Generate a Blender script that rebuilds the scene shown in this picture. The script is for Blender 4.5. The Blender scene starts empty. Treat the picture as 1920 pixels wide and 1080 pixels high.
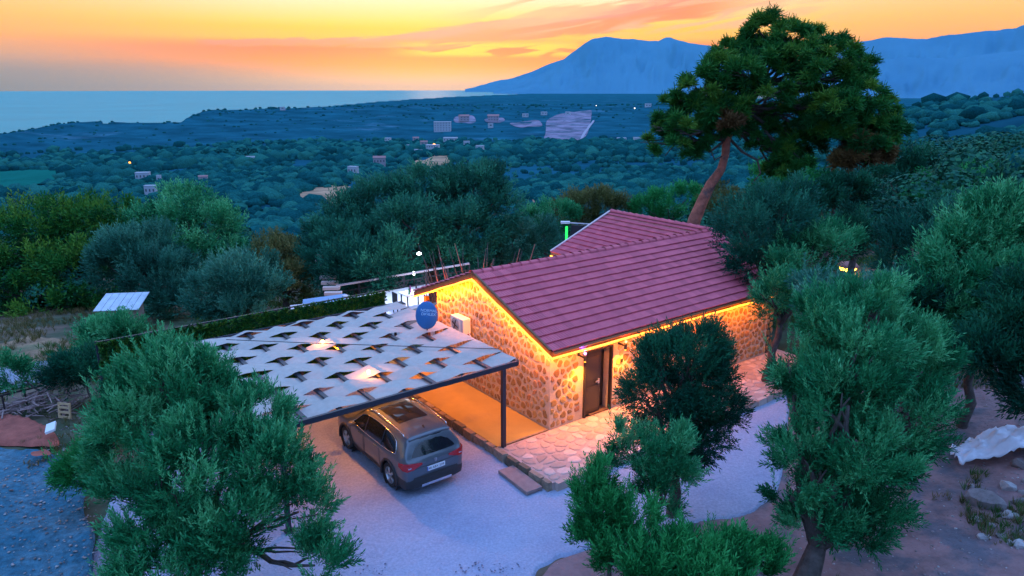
import bpy, bmesh, math, random
import numpy as np
from mathutils import Vector, Matrix
R = math.radians
RND = random.Random(7)
NP = np.random.RandomState(11)
sc = bpy.context.scene
COL = sc.collection
# ------------------------------------------------------------------ camera
F = 1366.0                       # focal length in pixels of the 1920 wide photograph
PITCH = math.atan(378.5 / F)
CAMH = 10.0
cam_d = bpy.data.cameras.new('camera'); cam = bpy.data.objects.new('camera', cam_d); COL.objects.link(cam)
cam.location = (0, 0, CAMH); cam.rotation_euler = (math.pi / 2 - PITCH, 0, 0)
cam_d.sensor_width = 36; cam_d.lens = 36 * F / 1920; cam_d.clip_start = .1; cam_d.clip_end = 60000
sc.camera = cam
# ------------------------------------------------------------------ sky and sun
SUN_AZ, SUN_EL = R(-6), R(3.2)
world = bpy.data.worlds.new("World"); sc.world = world; world.use_nodes = True
nt = world.node_tree; nt.nodes.clear()
def N(t, **k):
    n = nt.nodes.new(t)
    for a, b in k.items(): setattr(n, a, b)
    return n
def L(a, b): nt.links.new(a, b)
def mth(op, a, b=None, c=None, clamp=False):
    n = N('ShaderNodeMath', operation=op); n.use_clamp = clamp
    for i, v in enumerate((a, b, c)):
        if v is None: continue
        if isinstance(v, (int, float)): n.inputs[i].default_value = v
        else: L(v, n.inputs[i])
    return n.outputs[0]
def ramp(fac, stops, interp='LINEAR'):
    n = N('ShaderNodeValToRGB'); cr = n.color_ramp; cr.interpolation = interp
    while len(cr.elements) < len(stops): cr.elements.new(1)
    for e, (p, c) in zip(cr.elements, stops):
        e.position = p; e.color = (*c, 1) if len(c) == 3 else c
    L(fac, n.inputs[0]); return n.outputs[0]
def mixc(fac, a, b, mode='MIX'):
    n = N('ShaderNodeMix', data_type='RGBA', blend_type=mode)
    for i, v in ((0, fac), (6, a), (7, b)):
        if isinstance(v, (int, float)): n.inputs[i].default_value = v
        elif isinstance(v, tuple): n.inputs[i].default_value = (*v, 1)
        else: L(v, n.inputs[i])
    return n.outputs[2]
def smooth(x, a, b):
    n = N('ShaderNodeMapRange', interpolation_type='SMOOTHSTEP'); L(x, n.inputs[0])
    n.inputs[1].default_value = a; n.inputs[2].default_value = b; return n.outputs[0]
tc = N('ShaderNodeTexCoord'); sp = N('ShaderNodeSeparateXYZ'); L(tc.outputs['Generated'], sp.inputs[0])
X, Y, Z = sp.outputs
el = mth('DEGREES', mth('ARCSINE', Z)) if False else mth('MULTIPLY', mth('ARCSINE', Z), 57.2958)     # degrees above the horizon
az = mth('MULTIPLY', mth('ARCTAN2', X, Y), 57.2958)                # degrees right of straight ahead
S_ = 1.0
def sk(r, g, b, k=.72): return (r * k, g * k, b * k)
# low sky, 0..12 degrees, towards the sunset
lowf = mth('DIVIDE', el, 12.0, clamp=True)
warm = ramp(lowf, [(0.0, sk(.26, .23, .20)), (.04, sk(.40, .25, .15)), (.085, sk(.60, .22, .06)), (.125, sk(.70, .18, .01)), (.155, sk(.71, .16, .0)), (.22, sk(.71, .11, .0)),
                   (.25, sk(.71, .19, .0)), (.28, sk(.71, .33, .0)), (.34, sk(.70, .38, .0)), (.38, sk(.70, .45, .06)), (.48, sk(.71, .54, .27)), (.57, sk(.71, .60, .50)), (.8, sk(.72, .64, .56)), (1.0, sk(.52, .50, .46))])
side = ramp(lowf, [(0.0, sk(.13, .13, .08)), (.06, sk(.20, .15, .08)), (.15, sk(.42, .21, .10)), (.25, sk(.68, .25, .03)),
                   (.38, sk(.70, .35, .06)), (.56, sk(.68, .47, .20)), (.8, sk(.66, .50, .30)), (1.0, sk(.46, .46, .44))])
d_s = mth('ABSOLUTE', mth('ADD', az, 3.0))
low = mixc(smooth(d_s, 11, 34), warm, side)
# the dome above 12 degrees and the sky away from the sunset: blue dusk
anti = smooth(mth('ABSOLUTE', az), 70, 150)
lowb = ramp(lowf, [(0.0, sk(.16, .22, .42)), (.5, sk(.20, .32, .60)), (1.0, sk(.20, .42, .80))])
low = mixc(anti, low, lowb)
hif = mth('DIVIDE', mth('SUBTRACT', el, 12.0), 78.0, clamp=True)
hi = ramp(hif, [(0.0, sk(.46, .48, .48)), (.10, sk(.36, .54, .78)), (.30, sk(.46, .74, 1.40)), (1.0, sk(.42, .74, 1.72))])
hib = ramp(hif, [(0.0, sk(.20, .40, .80)), (.35, sk(.40, .66, 1.42)), (1.0, sk(.42, .74, 1.72))])
hi = mixc(anti, hi, hib)
skyc = mixc(smooth(el, 9, 15), low, hi)
# clouds: streaks and a lit bank low over the sunset
cv = N('ShaderNodeCombineXYZ'); L(mth('MULTIPLY', az, .09), cv.inputs[0]); L(mth('MULTIPLY', mth('SUBTRACT', el, mth('MULTIPLY', az, .07)), .85), cv.inputs[1])
nz = N('ShaderNodeTexNoise'); nz.inputs['Scale'].default_value = 1.5; nz.inputs['Detail'].default_value = 6; nz.inputs['Roughness'].default_value = .58
nz.inputs['Distortion'].default_value = .5; L(cv.outputs[0], nz.inputs['Vector'])
azr = mth('MULTIPLY', smooth(az, -22.8, -21.5), mth('SUBTRACT', 1, smooth(az, 12, 21)))
ap = mth('MAXIMUM', mth('ADD', az, 12.0), 0.0)
cen = mth('ADD', 3.0, mth('ADD', mth('MULTIPLY', ap, .045), mth('MULTIPLY', mth('MULTIPLY', ap, ap), .0022)))
sh = mth('ADD', mth('SUBTRACT', el, cen), mth('MULTIPLY', mth('SUBTRACT', nz.outputs[0], .5), 1.9))
wid = mth('ADD', .22, mth('MULTIPLY', smooth(az, -15, -3), .58))
bm = mth('MULTIPLY', mth('SUBTRACT', 1, smooth(mth('DIVIDE', mth('ABSOLUTE', sh), wid), .75, 1.25)), azr)
bcol = mixc(smooth(sh, -.3, .7), (.50, .12, .03), (.42, .14, .10))
skyc = mixc(mth('MULTIPLY', bm, .97), skyc, bcol)
# gold breaking through under the bank
nz3 = N('ShaderNodeTexNoise'); nz3.inputs['Scale'].default_value = 2.6; nz3.inputs['Detail'].default_value = 4; nz3.inputs['Distortion'].default_value = .8; L(cv.outputs[0], nz3.inputs['Vector'])
gold = mth('MULTIPLY', mth('SUBTRACT', 1, smooth(mth('ABSOLUTE', mth('SUBTRACT', el, 2.65)), .25, .7)), mth('MULTIPLY', smooth(az, -10, -5), mth('SUBTRACT', 1, smooth(az, 3, 8))))
gold = mth('MULTIPLY', gold, smooth(nz3.outputs[0], .40, .52))
skyc = mixc(gold, skyc, (.51, .29, .0))
# thin high streaks at the right of the sunset
cv2 = N('ShaderNodeCombineXYZ'); L(mth('MULTIPLY', az, .10), cv2.inputs[0]); L(mth('MULTIPLY', mth('SUBTRACT', el, mth('MULTIPLY', az, .16)), 1.1), cv2.inputs[1]); cv2.inputs[2].default_value = 3.3
nz2 = N('ShaderNodeTexNoise'); nz2.inputs['Scale'].default_value = 1.3; nz2.inputs['Detail'].default_value = 5; nz2.inputs['Distortion'].default_value = .9; L(cv2.outputs[0], nz2.inputs['Vector'])
st = mth('MULTIPLY', smooth(nz2.outputs[0], .46, .58), mth('MULTIPLY', smooth(az, -8, 4), mth('SUBTRACT', 1, smooth(az, 16, 26))))
st = mth('MULTIPLY', st, mth('MULTIPLY', smooth(el, 3.2, 4.5), mth('SUBTRACT', 1, smooth(el, 9, 14))))
skyc = mixc(mth('MULTIPLY', st, .85), skyc, (.56, .22, .11))
# grey mauve veil low at the left
veil = mth('MULTIPLY', mth('SUBTRACT', 1, smooth(mth('ADD', el, mth('MULTIPLY', nz.outputs[0], .8)), 1.2, 2.5)), mth('SUBTRACT', 1, smooth(az, -26, -6)))
skyc = mixc(mth('MULTIPLY', veil, .6), skyc, (.15, .12, .11))
# the air box in front dims the low sky; out there it is that much brighter
AIR = 1.0e-5
path = mth('MINIMUM', 22500.0, mth('DIVIDE', 1290.0, mth('TANGENT', mth('RADIANS', mth('MAXIMUM', el, .5)))))
boost = mth('EXPONENT', mth('MULTIPLY', path, AIR))
vb = N('ShaderNodeVectorMath', operation='SCALE'); L(skyc, vb.inputs[0]); L(boost, vb.inputs['Scale']); skyc = vb.outputs[0]
below = smooth(el, -3, 0)
skyc = mixc(below, (.08, .13, .20), skyc)
nish = N('ShaderNodeTexSky', sky_type='NISHITA'); nish.sun_disc = False; nish.sun_elevation = SUN_EL; nish.sun_rotation = SUN_AZ
bg1 = N('ShaderNodeBackground'); L(nish.outputs[0], bg1.inputs[0]); bg1.inputs[1].default_value = .006
bg2 = N('ShaderNodeBackground'); L(skyc, bg2.inputs[0]); bg2.inputs[1].default_value = 1.0
ad = N('ShaderNodeAddShader'); L(bg1.outputs[0], ad.inputs[0]); L(bg2.outputs[0], ad.inputs[1])
wo = N('ShaderNodeOutputWorld'); L(ad.outputs[0], wo.inputs[0])
sun_d = bpy.data.lights.new('sun', 'SUN'); sun_d.energy = .05; sun_d.angle = R(3); sun_d.color = (1, .55, .25)
sun = bpy.data.objects.new('sun', sun_d); COL.objects.link(sun); sun['kind'] = 'helper'
sdir = Vector((math.sin(SUN_AZ) * math.cos(SUN_EL), math.cos(SUN_AZ) * math.cos(SUN_EL), math.sin(SUN_EL)))
sun.rotation_euler = (-sdir).to_track_quat('-Z', 'Y').to_euler()
sc.view_settings.view_transform = 'Standard'; sc.view_settings.look = 'None'; sc.view_settings.exposure = 1.0; sc.view_settings.gamma = 1
sc.cycles.volume_bounces = 1; sc.cycles.max_bounces = 6; sc.cycles.diffuse_bounces = 3; sc.cycles.glossy_bounces = 2
sc.cycles.transparent_max_bounces = 12; sc.cycles.sample_clamp_indirect = 4; sc.cycles.caustics_reflective = False; sc.cycles.caustics_refractive = False
sc.cycles.use_denoising = True; sc.cycles.use_adaptive_sampling = True; sc.cycles.adaptive_threshold = .02

# ------------------------------------------------------------------ helpers
def ray(px, py):
    x = (px - 960) / F; y = (540 - py) / F
    return np.array([x, math.cos(PITCH) + y * math.sin(PITCH), -math.sin(PITCH) + y * math.cos(PITCH)])
def atz(px, py, z):
    d = ray(px, py); t = (z - CAMH) / d[2]; return np.array([d[0] * t, d[1] * t, z])
def aty(px, py, Yd):
    d = ray(px, py); t = Yd / d[1]; return np.array([d[0] * t, Yd, CAMH + d[2] * t])
def azd(px, py, D):
    d = ray(px, py); h = math.hypot(d[0], d[1]); return math.degrees(math.atan2(d[0], d[1])), D, CAMH + D * d[2] / h
def tag(o, label=None, cat=None, group=None, kind=None):
    if label: o['label'] = label
    if cat: o['category'] = cat
    if group: o['group'] = group
    if kind: o['kind'] = kind
    return o
def empty(name, loc=(0, 0, 0), rz=0.0, parent=None):
    o = bpy.data.objects.new(name, None); COL.objects.link(o); o.location = loc; o.rotation_euler = (0, 0, rz); o.empty_display_size = .2
    if parent: o.parent = parent
    return o
def thing(name, label, cat, loc=(0, 0, 0), rz=0.0, group=None): return tag(empty(name, loc, rz), label, cat, group)
def link(name, me, mat=None, parent=None):
    if mat and not me.materials: me.materials.append(mat)
    o = bpy.data.objects.new(name, me); COL.objects.link(o)
    if parent: o.parent = parent
    return o
def npmesh(name, V, Fq, tint=None, smooth_=False):
    """V (n,3), Fq (m,k): one mesh from arrays, all faces with k corners"""
    V = np.asarray(V, np.float32); Fq = np.asarray(Fq, np.int32); m, k = Fq.shape
    me = bpy.data.meshes.new(name); me.vertices.add(len(V)); me.vertices.foreach_set('co', V.ravel())
    me.loops.add(m * k); me.loops.foreach_set('vertex_index', Fq.ravel())
    me.polygons.add(m); me.polygons.foreach_set('loop_start', np.arange(0, m * k, k, dtype=np.int32))
    try: me.polygons.foreach_set('loop_total', np.full(m, k, np.int32))
    except Exception: pass
    me.update(calc_edges=True)
    if smooth_: me.polygons.foreach_set('use_smooth', np.ones(m, bool))
    if tint is not None:
        a = me.attributes.new('tint', 'FLOAT', 'POINT'); a.data.foreach_set('value', np.asarray(tint, np.float32))
    return me
class G:
    """collects polygons for one mesh"""
    def __init__(s): s.v = []; s.f = []; s.t = []; s.cur = .5
    def add(s, vs, fs):
        b = len(s.v); s.v += [tuple(v) for v in vs]; s.t += [s.cur] * len(vs); s.f += [tuple(b + i for i in f) for f in fs]
    def box(s, c, d, rot=None, taper=1.0):
        x, y, z = d[0] / 2, d[1] / 2, d[2] / 2
        vs = [(-x, -y, -z), (x, -y, -z), (x, y, -z), (-x, y, -z), (-x * taper, -y * taper, z), (x * taper, -y * taper, z), (x * taper, y * taper, z), (-x * taper, y * taper, z)]
        M = rot if rot is not None else Matrix.Identity(3)
        vs = [M @ Vector(v) + Vector(c) for v in vs]
        s.add(vs, [(0, 3, 2, 1), (4, 5, 6, 7), (0, 1, 5, 4), (1, 2, 6, 5), (2, 3, 7, 6), (3, 0, 4, 7)])
    def bar(s, a, b, w, h=None, up=(0, 0, 1)):
        a = Vector(a); b = Vector(b); d = b - a; l = d.length; d.normalize(); h = h or w
        sx = d.cross(Vector(up));
        if sx.length < 1e-4: sx = d.cross(Vector((1, 0, 0)))
        sx.normalize(); u = sx.cross(d)
        M = Matrix((sx, d, u)).transposed(); s.box((a + b) / 2, (w, l, h), M)
    def tube(s, pts, rad, n=8, cap=True):
        pts = [Vector(p) for p in pts]
        if not hasattr(rad, '__len__'): rad = [rad] * len(pts)
        up = Vector((0, 0, 1)); b = len(s.v); vs = []; ref = None
        for i, p in enumerate(pts):
            d = (pts[min(i + 1, len(pts) - 1)] - pts[max(i - 1, 0)]).normalized()
            if ref is None: ref = up if abs(d.z) < .9 else Vector((1, 0, 0))
            sx = d.cross(ref).normalized(); uy = sx.cross(d).normalized(); ref = uy
            for k in range(n):
                a = 2 * math.pi * k / n; vs.append(p + (sx * math.cos(a) + uy * math.sin(a)) * rad[i])
        fs = []
        for i in range(len(pts) - 1):
            for k in range(n):
                k2 = (k + 1) % n; fs.append((i * n + k, i * n + k2, (i + 1) * n + k2, (i + 1) * n + k))
        if cap: fs.append(tuple(range(n - 1, -1, -1))); fs.append(tuple((len(pts) - 1) * n + k for k in range(n)))
        s.add(vs, fs)
    def lathe(s, c, prof, n=16, axis='Z'):
        vs = []; fs = []
        for r, z in prof:
            for k in range(n):
                a = 2 * math.pi * k / n; p = (r * math.cos(a), r * math.sin(a), z)
                if axis == 'X': p = (p[2], p[0], p[1])
                if axis == 'Y': p = (p[0], p[2], p[1])
                vs.append(Vector(p) + Vector(c))
        for i in range(len(prof) - 1):
            for k in range(n):
                k2 = (k + 1) % n; fs.append((i * n + k, i * n + k2, (i + 1) * n + k2, (i + 1) * n + k))
        s.add(vs, fs)
    def mesh(s, name, smooth_=False):
        me = bpy.data.meshes.new(name); me.from_pydata(s.v, [], s.f); me.update()
        a = me.attributes.new('tint', 'FLOAT', 'POINT'); a.data.foreach_set('value', np.array(s.t, np.float32))
        if smooth_: me.polygons.foreach_set('use_smooth', np.ones(len(me.polygons), bool))
        return me
    def build(s, name, mat, parent=None, smooth_=False): return link(name, s.mesh(name, smooth_), mat, parent)
# value noise
_T = np.random.RandomState(5).rand(256, 256)
def vnoise(x, y):
    x = np.asarray(x, float); y = np.asarray(y, float); xi = np.floor(x).astype(int); yi = np.floor(y).astype(int); fx = x - xi; fy = y - yi
    fx = fx * fx * (3 - 2 * fx); fy = fy * fy * (3 - 2 * fy)
    a = _T[xi & 255, yi & 255]; b = _T[(xi + 1) & 255, yi & 255]; c = _T[xi & 255, (yi + 1) & 255]; d = _T[(xi + 1) & 255, (yi + 1) & 255]
    return (a * (1 - fx) + b * fx) * (1 - fy) + (c * (1 - fx) + d * fx) * fy
def fbm(x, y, o=4):
    t = 0; a = .5
    for i in range(o): t = t + a * (vnoise(x * 2 ** i + 17 * i, y * 2 ** i + 31 * i) - .5) * 2; a *= .5
    return t
# ------------------------------------------------------------------ materials
def mat(name, col, rough=.8, metal=0.0, tints=None, nscale=None, namp=.25, bump=0.0, bscale=None, trans=0.0, emit=None, estr=0.0, spec=.5,
        obj_rand=0.0, col2=None, c2scale=1.0, c2lo=.45, c2hi=.6, coat=0.0, alpha=None, detail=4.0):
    """one procedural surface: base colour varied by the 'tint' attribute, by noise and by a second colour in patches"""
    global nt
    m = bpy.data.materials.new(name); m.use_nodes = True; nt = m.node_tree; nt.nodes.clear()
    bs = N('ShaderNodeBsdfPrincipled'); out = N('ShaderNodeOutputMaterial'); L(bs.outputs[0], out.inputs[0])
    bs.inputs['Roughness'].default_value = rough; bs.inputs['Metallic'].default_value = metal; bs.inputs['Specular IOR Level'].default_value = spec
    if coat: bs.inputs['Coat Weight'].default_value = coat; bs.inputs['Coat Roughness'].default_value = .08
    geo = N('ShaderNodeTexCoord'); base = tuple(col)
    src = base
    if tints:
        at_ = N('ShaderNodeAttribute', attribute_name='tint')
        f = at_.outputs['Fac']
        if obj_rand:
            oi = N('ShaderNodeObjectInfo'); f = mth('FRACT', mth('ADD', f, mth('MULTIPLY', oi.outputs['Random'], obj_rand)))
        src = ramp(f, tints)
    def noise(scale, det=detail, off=0.0):
        n = N('ShaderNodeTexNoise'); n.inputs['Scale'].default_value = scale; n.inputs['Detail'].default_value = det; n.inputs['Roughness'].default_value = .6
        if off:
            vm = N('ShaderNodeVectorMath', operation='ADD'); L(geo.outputs['Object'], vm.inputs[0]); vm.inputs[1].default_value = (off,) * 3; L(vm.outputs[0], n.inputs['Vector'])
        else: L(geo.outputs['Object'], n.inputs['Vector'])
        return n.outputs[0]
    if col2:
        src = mixc(smooth(noise(c2scale, 5, 3.7), c2lo, c2hi), src, tuple(col2))
    if nscale:
        v = N('ShaderNodeMapRange'); L(noise(nscale), v.inputs[0]); v.inputs[1].default_value = .25; v.inputs[2].default_value = .75
        v.inputs[3].default_value = 1 - namp; v.inputs[4].default_value = 1 + namp
        mx = N('ShaderNodeVectorMath', operation='SCALE')
        if isinstance(src, tuple): mx.inputs[0].default_value = src
        else: L(src, mx.inputs[0])
        L(v.outputs[0], mx.inputs['Scale']); src = mx.outputs[0]
    if isinstance(src, tuple): bs.inputs['Base Color'].default_value = (*src, 1)
    else: L(src, bs.inputs['Base Color'])
    if bump:
        b = N('ShaderNodeBump'); b.inputs['Strength'].default_value = 1.0; b.inputs['Distance'].default_value = bump
        L(noise(bscale or (nscale or 5) * 2, 5, 1.3), b.inputs['Height']); L(b.outputs[0], bs.inputs['Normal'])
    if emit: bs.inputs['Emission Color'].default_value = (*emit, 1); bs.inputs['Emission Strength'].default_value = estr
    if trans:
        tr = N('ShaderNodeBsdfTranslucent'); mx = N('ShaderNodeMixShader'); mx.inputs[0].default_value = trans
        if isinstance(src, tuple): tr.inputs[0].default_value = (*src, 1)
        else: L(src, tr.inputs[0])
        L(bs.outputs[0], mx.inputs[1]); L(tr.outputs[0], mx.inputs[2]); L(mx.outputs[0], out.inputs[0])
    return m
# ------------------------------------------------------------------ terrain
# each row: points (photo column, photo row or z, ground distance); rows are followed outward along every bearing
SEA = -110.0
cols = [-500, 0, 300, 600, 960, 1300, 1600, 1750, 1920, 2400]
def zrow(D, zs): return [azd(c, 163, D)[:2] + (z,) for c, z in zip(cols, zs)]
def prow(D, ps): return [azd(c, p, D) for c, p in zip(cols, ps)]
rows = [zrow(23, [-.3] * 7 + [-.2, .1, .5]),
        zrow(34, [-.5, -.5, -.8, -1.2, -1.2, -.8, .3, 1.2, 1.8, 3]),
        zrow(60, [-4, -4, -5, -6, -6, -4, -1, 1, 3, 6]),
        zrow(110, [-13, -13, -15, -18, -20, -15, -7, -3, 2, 9]),
        prow(250, [445, 430, 420, 415, 400, 385, 345, 325, 300, 285]),
        prow(500, [370, 362, 348, 338, 342, 338, 235, 215, 200, 185]),
        prow(650, [355, 350, 328, 315, 308, 300, 225, 200, 180, 165]),
        prow(780, [352, 348, 320, 301, 290, 284, 238, 222, 212, 200]),
        prow(1000, [325, 320, 303, 283, 278, 272, 245, 240, 235, 230]),
        zrow(1400, [-104, -104, -98, -95, -95, -95, -90, -85, -85, -85]),
        [azd(c, p, D) for c, p, D in zip(cols, [262, 251, 211, 200, 197, 197, 199, 200, 202, 205], [1600, 1700, 2300, 2700, 3000, 3200, 3200, 3200, 3200, 3200])],
        [azd(c, 163, D)[:2] + (z,) for c, D, z in zip(cols, [1800, 2000, 2800, 3500, 4200, 4600, 4600, 4600, 4600, 4600], [-114, -114, -114, -104, -104, -104, -104, -104, -104, -104])]]
rowA = [(np.array([p[0] for p in r]), np.array([p[1] for p in r]), np.array([p[2] for p in r])) for r in rows]
COAST_AZ = np.array([-50, -24, -14, -10, -6.5, -2.4, 1.6, 3.2, 5, 12, 50.])
COAST_D = np.array([2000, 2000, 4500, 6000, 7500, 9500, 12200, 14500, 21000, 21000, 21000.])
def hz(x, y, rough=True):
    x = np.atleast_1d(np.asarray(x, float)); y = np.atleast_1d(np.asarray(y, float)); d = np.hypot(x, y); a = np.degrees(np.arctan2(x, y))
    Ds = np.stack([np.interp(a, r[0], r[1]) for r in rowA]); Zs = np.stack([np.interp(a, r[0], r[2]) for r in rowA])
    z = Zs[0].copy()
    for i in range(len(rows) - 1):
        t = np.clip((d - Ds[i]) / (Ds[i + 1] - Ds[i]), 0, 1)
        ts = t * t * (3 - 2 * t) * .6 + t * .4
        z = np.where(d > Ds[i], Zs[i] + (Zs[i + 1] - Zs[i]) * ts, z)
    cd = np.interp(a, COAST_AZ, COAST_D) * (1 + .03 * fbm(a * 1.3, d * 0, 3))
    z = np.where(d > cd, np.minimum(z, SEA - 3), z)
    back = np.clip((np.abs(a) - 60) / 40, 0, 1)
    zb = np.where(d < 30, -.25, np.maximum(-.25 - (d - 30) * .06, -80)); z = z * (1 - back) + zb * back
    if rough:
        amp = np.clip((d - 22) / 500, 0, 1) * 5 * np.clip((z - SEA - 4) / 20, .12, 1)
        z = z + amp * fbm(x / 90, y / 90, 4) + np.clip((d - 24) / 40, 0, 1) * .35 * fbm(x / 6, y / 6, 3)
        near = np.clip((30 - d) / 10, 0, 1); z = z + near * .03 * fbm(x / .7, y / .7, 3)
        bank = np.clip((x - 9.5) / 6, 0, 1) * np.clip((32 - d) / 8, 0, 1) * np.clip((d - 9) / 5, 0, 1)
        z = z + bank * (.55 + .45 * fbm(x / 1.7, y / 1.7, 4))
    return z
def hz1(x, y): return float(hz(x, y)[0])
# ================================================================== LARGE STRUCTURE
M_ground = mat('ground_soil', (.17, .13, .10), .95, nscale=.9, namp=.45, bump=.05, bscale=2.2, col2=(.055, .085, .05), c2scale=.16, c2lo=.42, c2hi=.60, detail=7, spec=.05)
M_far = mat('hazed_scrub_land', (.010, .085, .12), .95, nscale=.012, namp=.5, col2=(.04, .14, .20), spec=0, c2scale=.0045, c2lo=.58, c2hi=.70, detail=10, bump=2.5, bscale=.05)  # blue of the distant air is mixed into the far scrub colour
az_f = np.radians(np.concatenate([np.linspace(-180, -48, 34)[:-1], np.linspace(-48, -39, 16)[:-1], np.linspace(-39, 39, 420), np.linspace(39, 48, 16)[1:], np.linspace(48, 180, 34)[1:]]))
dd = np.concatenate([[.01], np.geomspace(3, 9, 8), np.geomspace(9, 60, 90)[1:], np.geomspace(60, 3600, 150)[1:], np.geomspace(3600, 22000, 34)[1:]])
def polar(dsel, name, m, kind='structure'):
    A, D = np.meshgrid(az_f, dsel, indexing='ij'); Xg = D * np.sin(A); Yg = D * np.cos(A); Zg = hz(Xg.ravel(), Yg.ravel()).reshape(Xg.shape)
    na, nd = A.shape; V = np.stack([Xg, Yg, Zg], -1).reshape(-1, 3); idx = np.arange(na * nd).reshape(na, nd)
    Fq = np.stack([idx[:-1, :-1], idx[:-1, 1:], idx[1:, 1:], idx[1:, :-1]], -1).reshape(-1, 4)
    return tag(link(name, npmesh(name, V, Fq, smooth_=True), m), kind=kind)
polar(dd, 'ground', None)
ground = bpy.data.objects['ground']
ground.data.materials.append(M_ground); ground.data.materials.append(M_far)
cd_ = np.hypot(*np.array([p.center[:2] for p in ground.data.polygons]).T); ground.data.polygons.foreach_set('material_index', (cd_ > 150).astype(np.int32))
M_sea = mat('sea_water', (.0, .27, .27), .5, nscale=.002, namp=.15, bump=1.6, bscale=.012, spec=.15)
bm_ = bmesh.new(); bmesh.ops.create_circle(bm_, cap_ends=True, segments=96, radius=22000); me = bpy.data.meshes.new('sea'); bm_.to_mesh(me); bm_.free()
o = link('sea', me, M_sea); o.location = (0, 0, SEA); tag(o, kind='structure')
M_mount = mat('hazed_mountain_rock', (.075, .22, .33), .95, nscale=.0012, namp=.06, bump=14, bscale=.0016, col2=(.065, .20, .31), c2scale=.0008, spec=0)  # part of the aerial haze is painted into this blue rock colour
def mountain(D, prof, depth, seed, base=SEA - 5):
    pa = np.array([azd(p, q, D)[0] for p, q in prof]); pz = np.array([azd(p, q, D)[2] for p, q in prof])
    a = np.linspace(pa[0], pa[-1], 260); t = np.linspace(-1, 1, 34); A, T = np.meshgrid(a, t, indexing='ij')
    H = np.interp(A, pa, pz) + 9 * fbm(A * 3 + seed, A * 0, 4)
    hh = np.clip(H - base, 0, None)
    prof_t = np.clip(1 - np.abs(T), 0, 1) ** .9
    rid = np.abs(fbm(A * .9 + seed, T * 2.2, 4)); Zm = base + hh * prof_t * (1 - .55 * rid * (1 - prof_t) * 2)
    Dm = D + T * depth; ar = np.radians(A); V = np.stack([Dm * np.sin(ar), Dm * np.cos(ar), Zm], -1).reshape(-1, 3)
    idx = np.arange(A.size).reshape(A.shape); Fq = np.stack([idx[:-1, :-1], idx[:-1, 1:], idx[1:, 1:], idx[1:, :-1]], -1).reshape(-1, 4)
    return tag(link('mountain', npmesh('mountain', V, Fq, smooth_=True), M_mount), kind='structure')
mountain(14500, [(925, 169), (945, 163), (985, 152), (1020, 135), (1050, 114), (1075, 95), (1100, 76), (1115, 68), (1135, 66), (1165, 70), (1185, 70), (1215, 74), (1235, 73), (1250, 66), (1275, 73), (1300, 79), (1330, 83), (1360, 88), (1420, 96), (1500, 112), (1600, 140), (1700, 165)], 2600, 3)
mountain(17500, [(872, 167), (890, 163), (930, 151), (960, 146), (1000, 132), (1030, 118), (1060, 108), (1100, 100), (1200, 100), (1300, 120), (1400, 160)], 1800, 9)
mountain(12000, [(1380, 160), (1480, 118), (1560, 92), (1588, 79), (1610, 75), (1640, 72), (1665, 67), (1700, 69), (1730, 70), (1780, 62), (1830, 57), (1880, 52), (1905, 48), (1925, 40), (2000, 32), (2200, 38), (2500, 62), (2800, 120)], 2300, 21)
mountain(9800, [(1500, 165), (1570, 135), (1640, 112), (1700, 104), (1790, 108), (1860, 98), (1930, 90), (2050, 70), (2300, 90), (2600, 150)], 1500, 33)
# air: one closed box round everything
M_haze = bpy.data.materials.new('haze'); M_haze.use_nodes = True; nt = M_haze.node_tree; nt.nodes.clear()
pv = N('ShaderNodeVolumePrincipled'); pv.inputs['Color'].default_value = (.08, .68, .80, 1); pv.inputs['Density'].default_value = AIR; pv.inputs['Anisotropy'].default_value = .1
o_ = N('ShaderNodeOutputMaterial'); L(pv.outputs[0], o_.inputs['Volume'])
g = G(); g.box((0, 0, (SEA - 12 + 1300) / 2), (45000, 45000, 1300 - (SEA - 12))); hz_o = g.build('haze', M_haze); tag(hz_o, kind='stuff')

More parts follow.
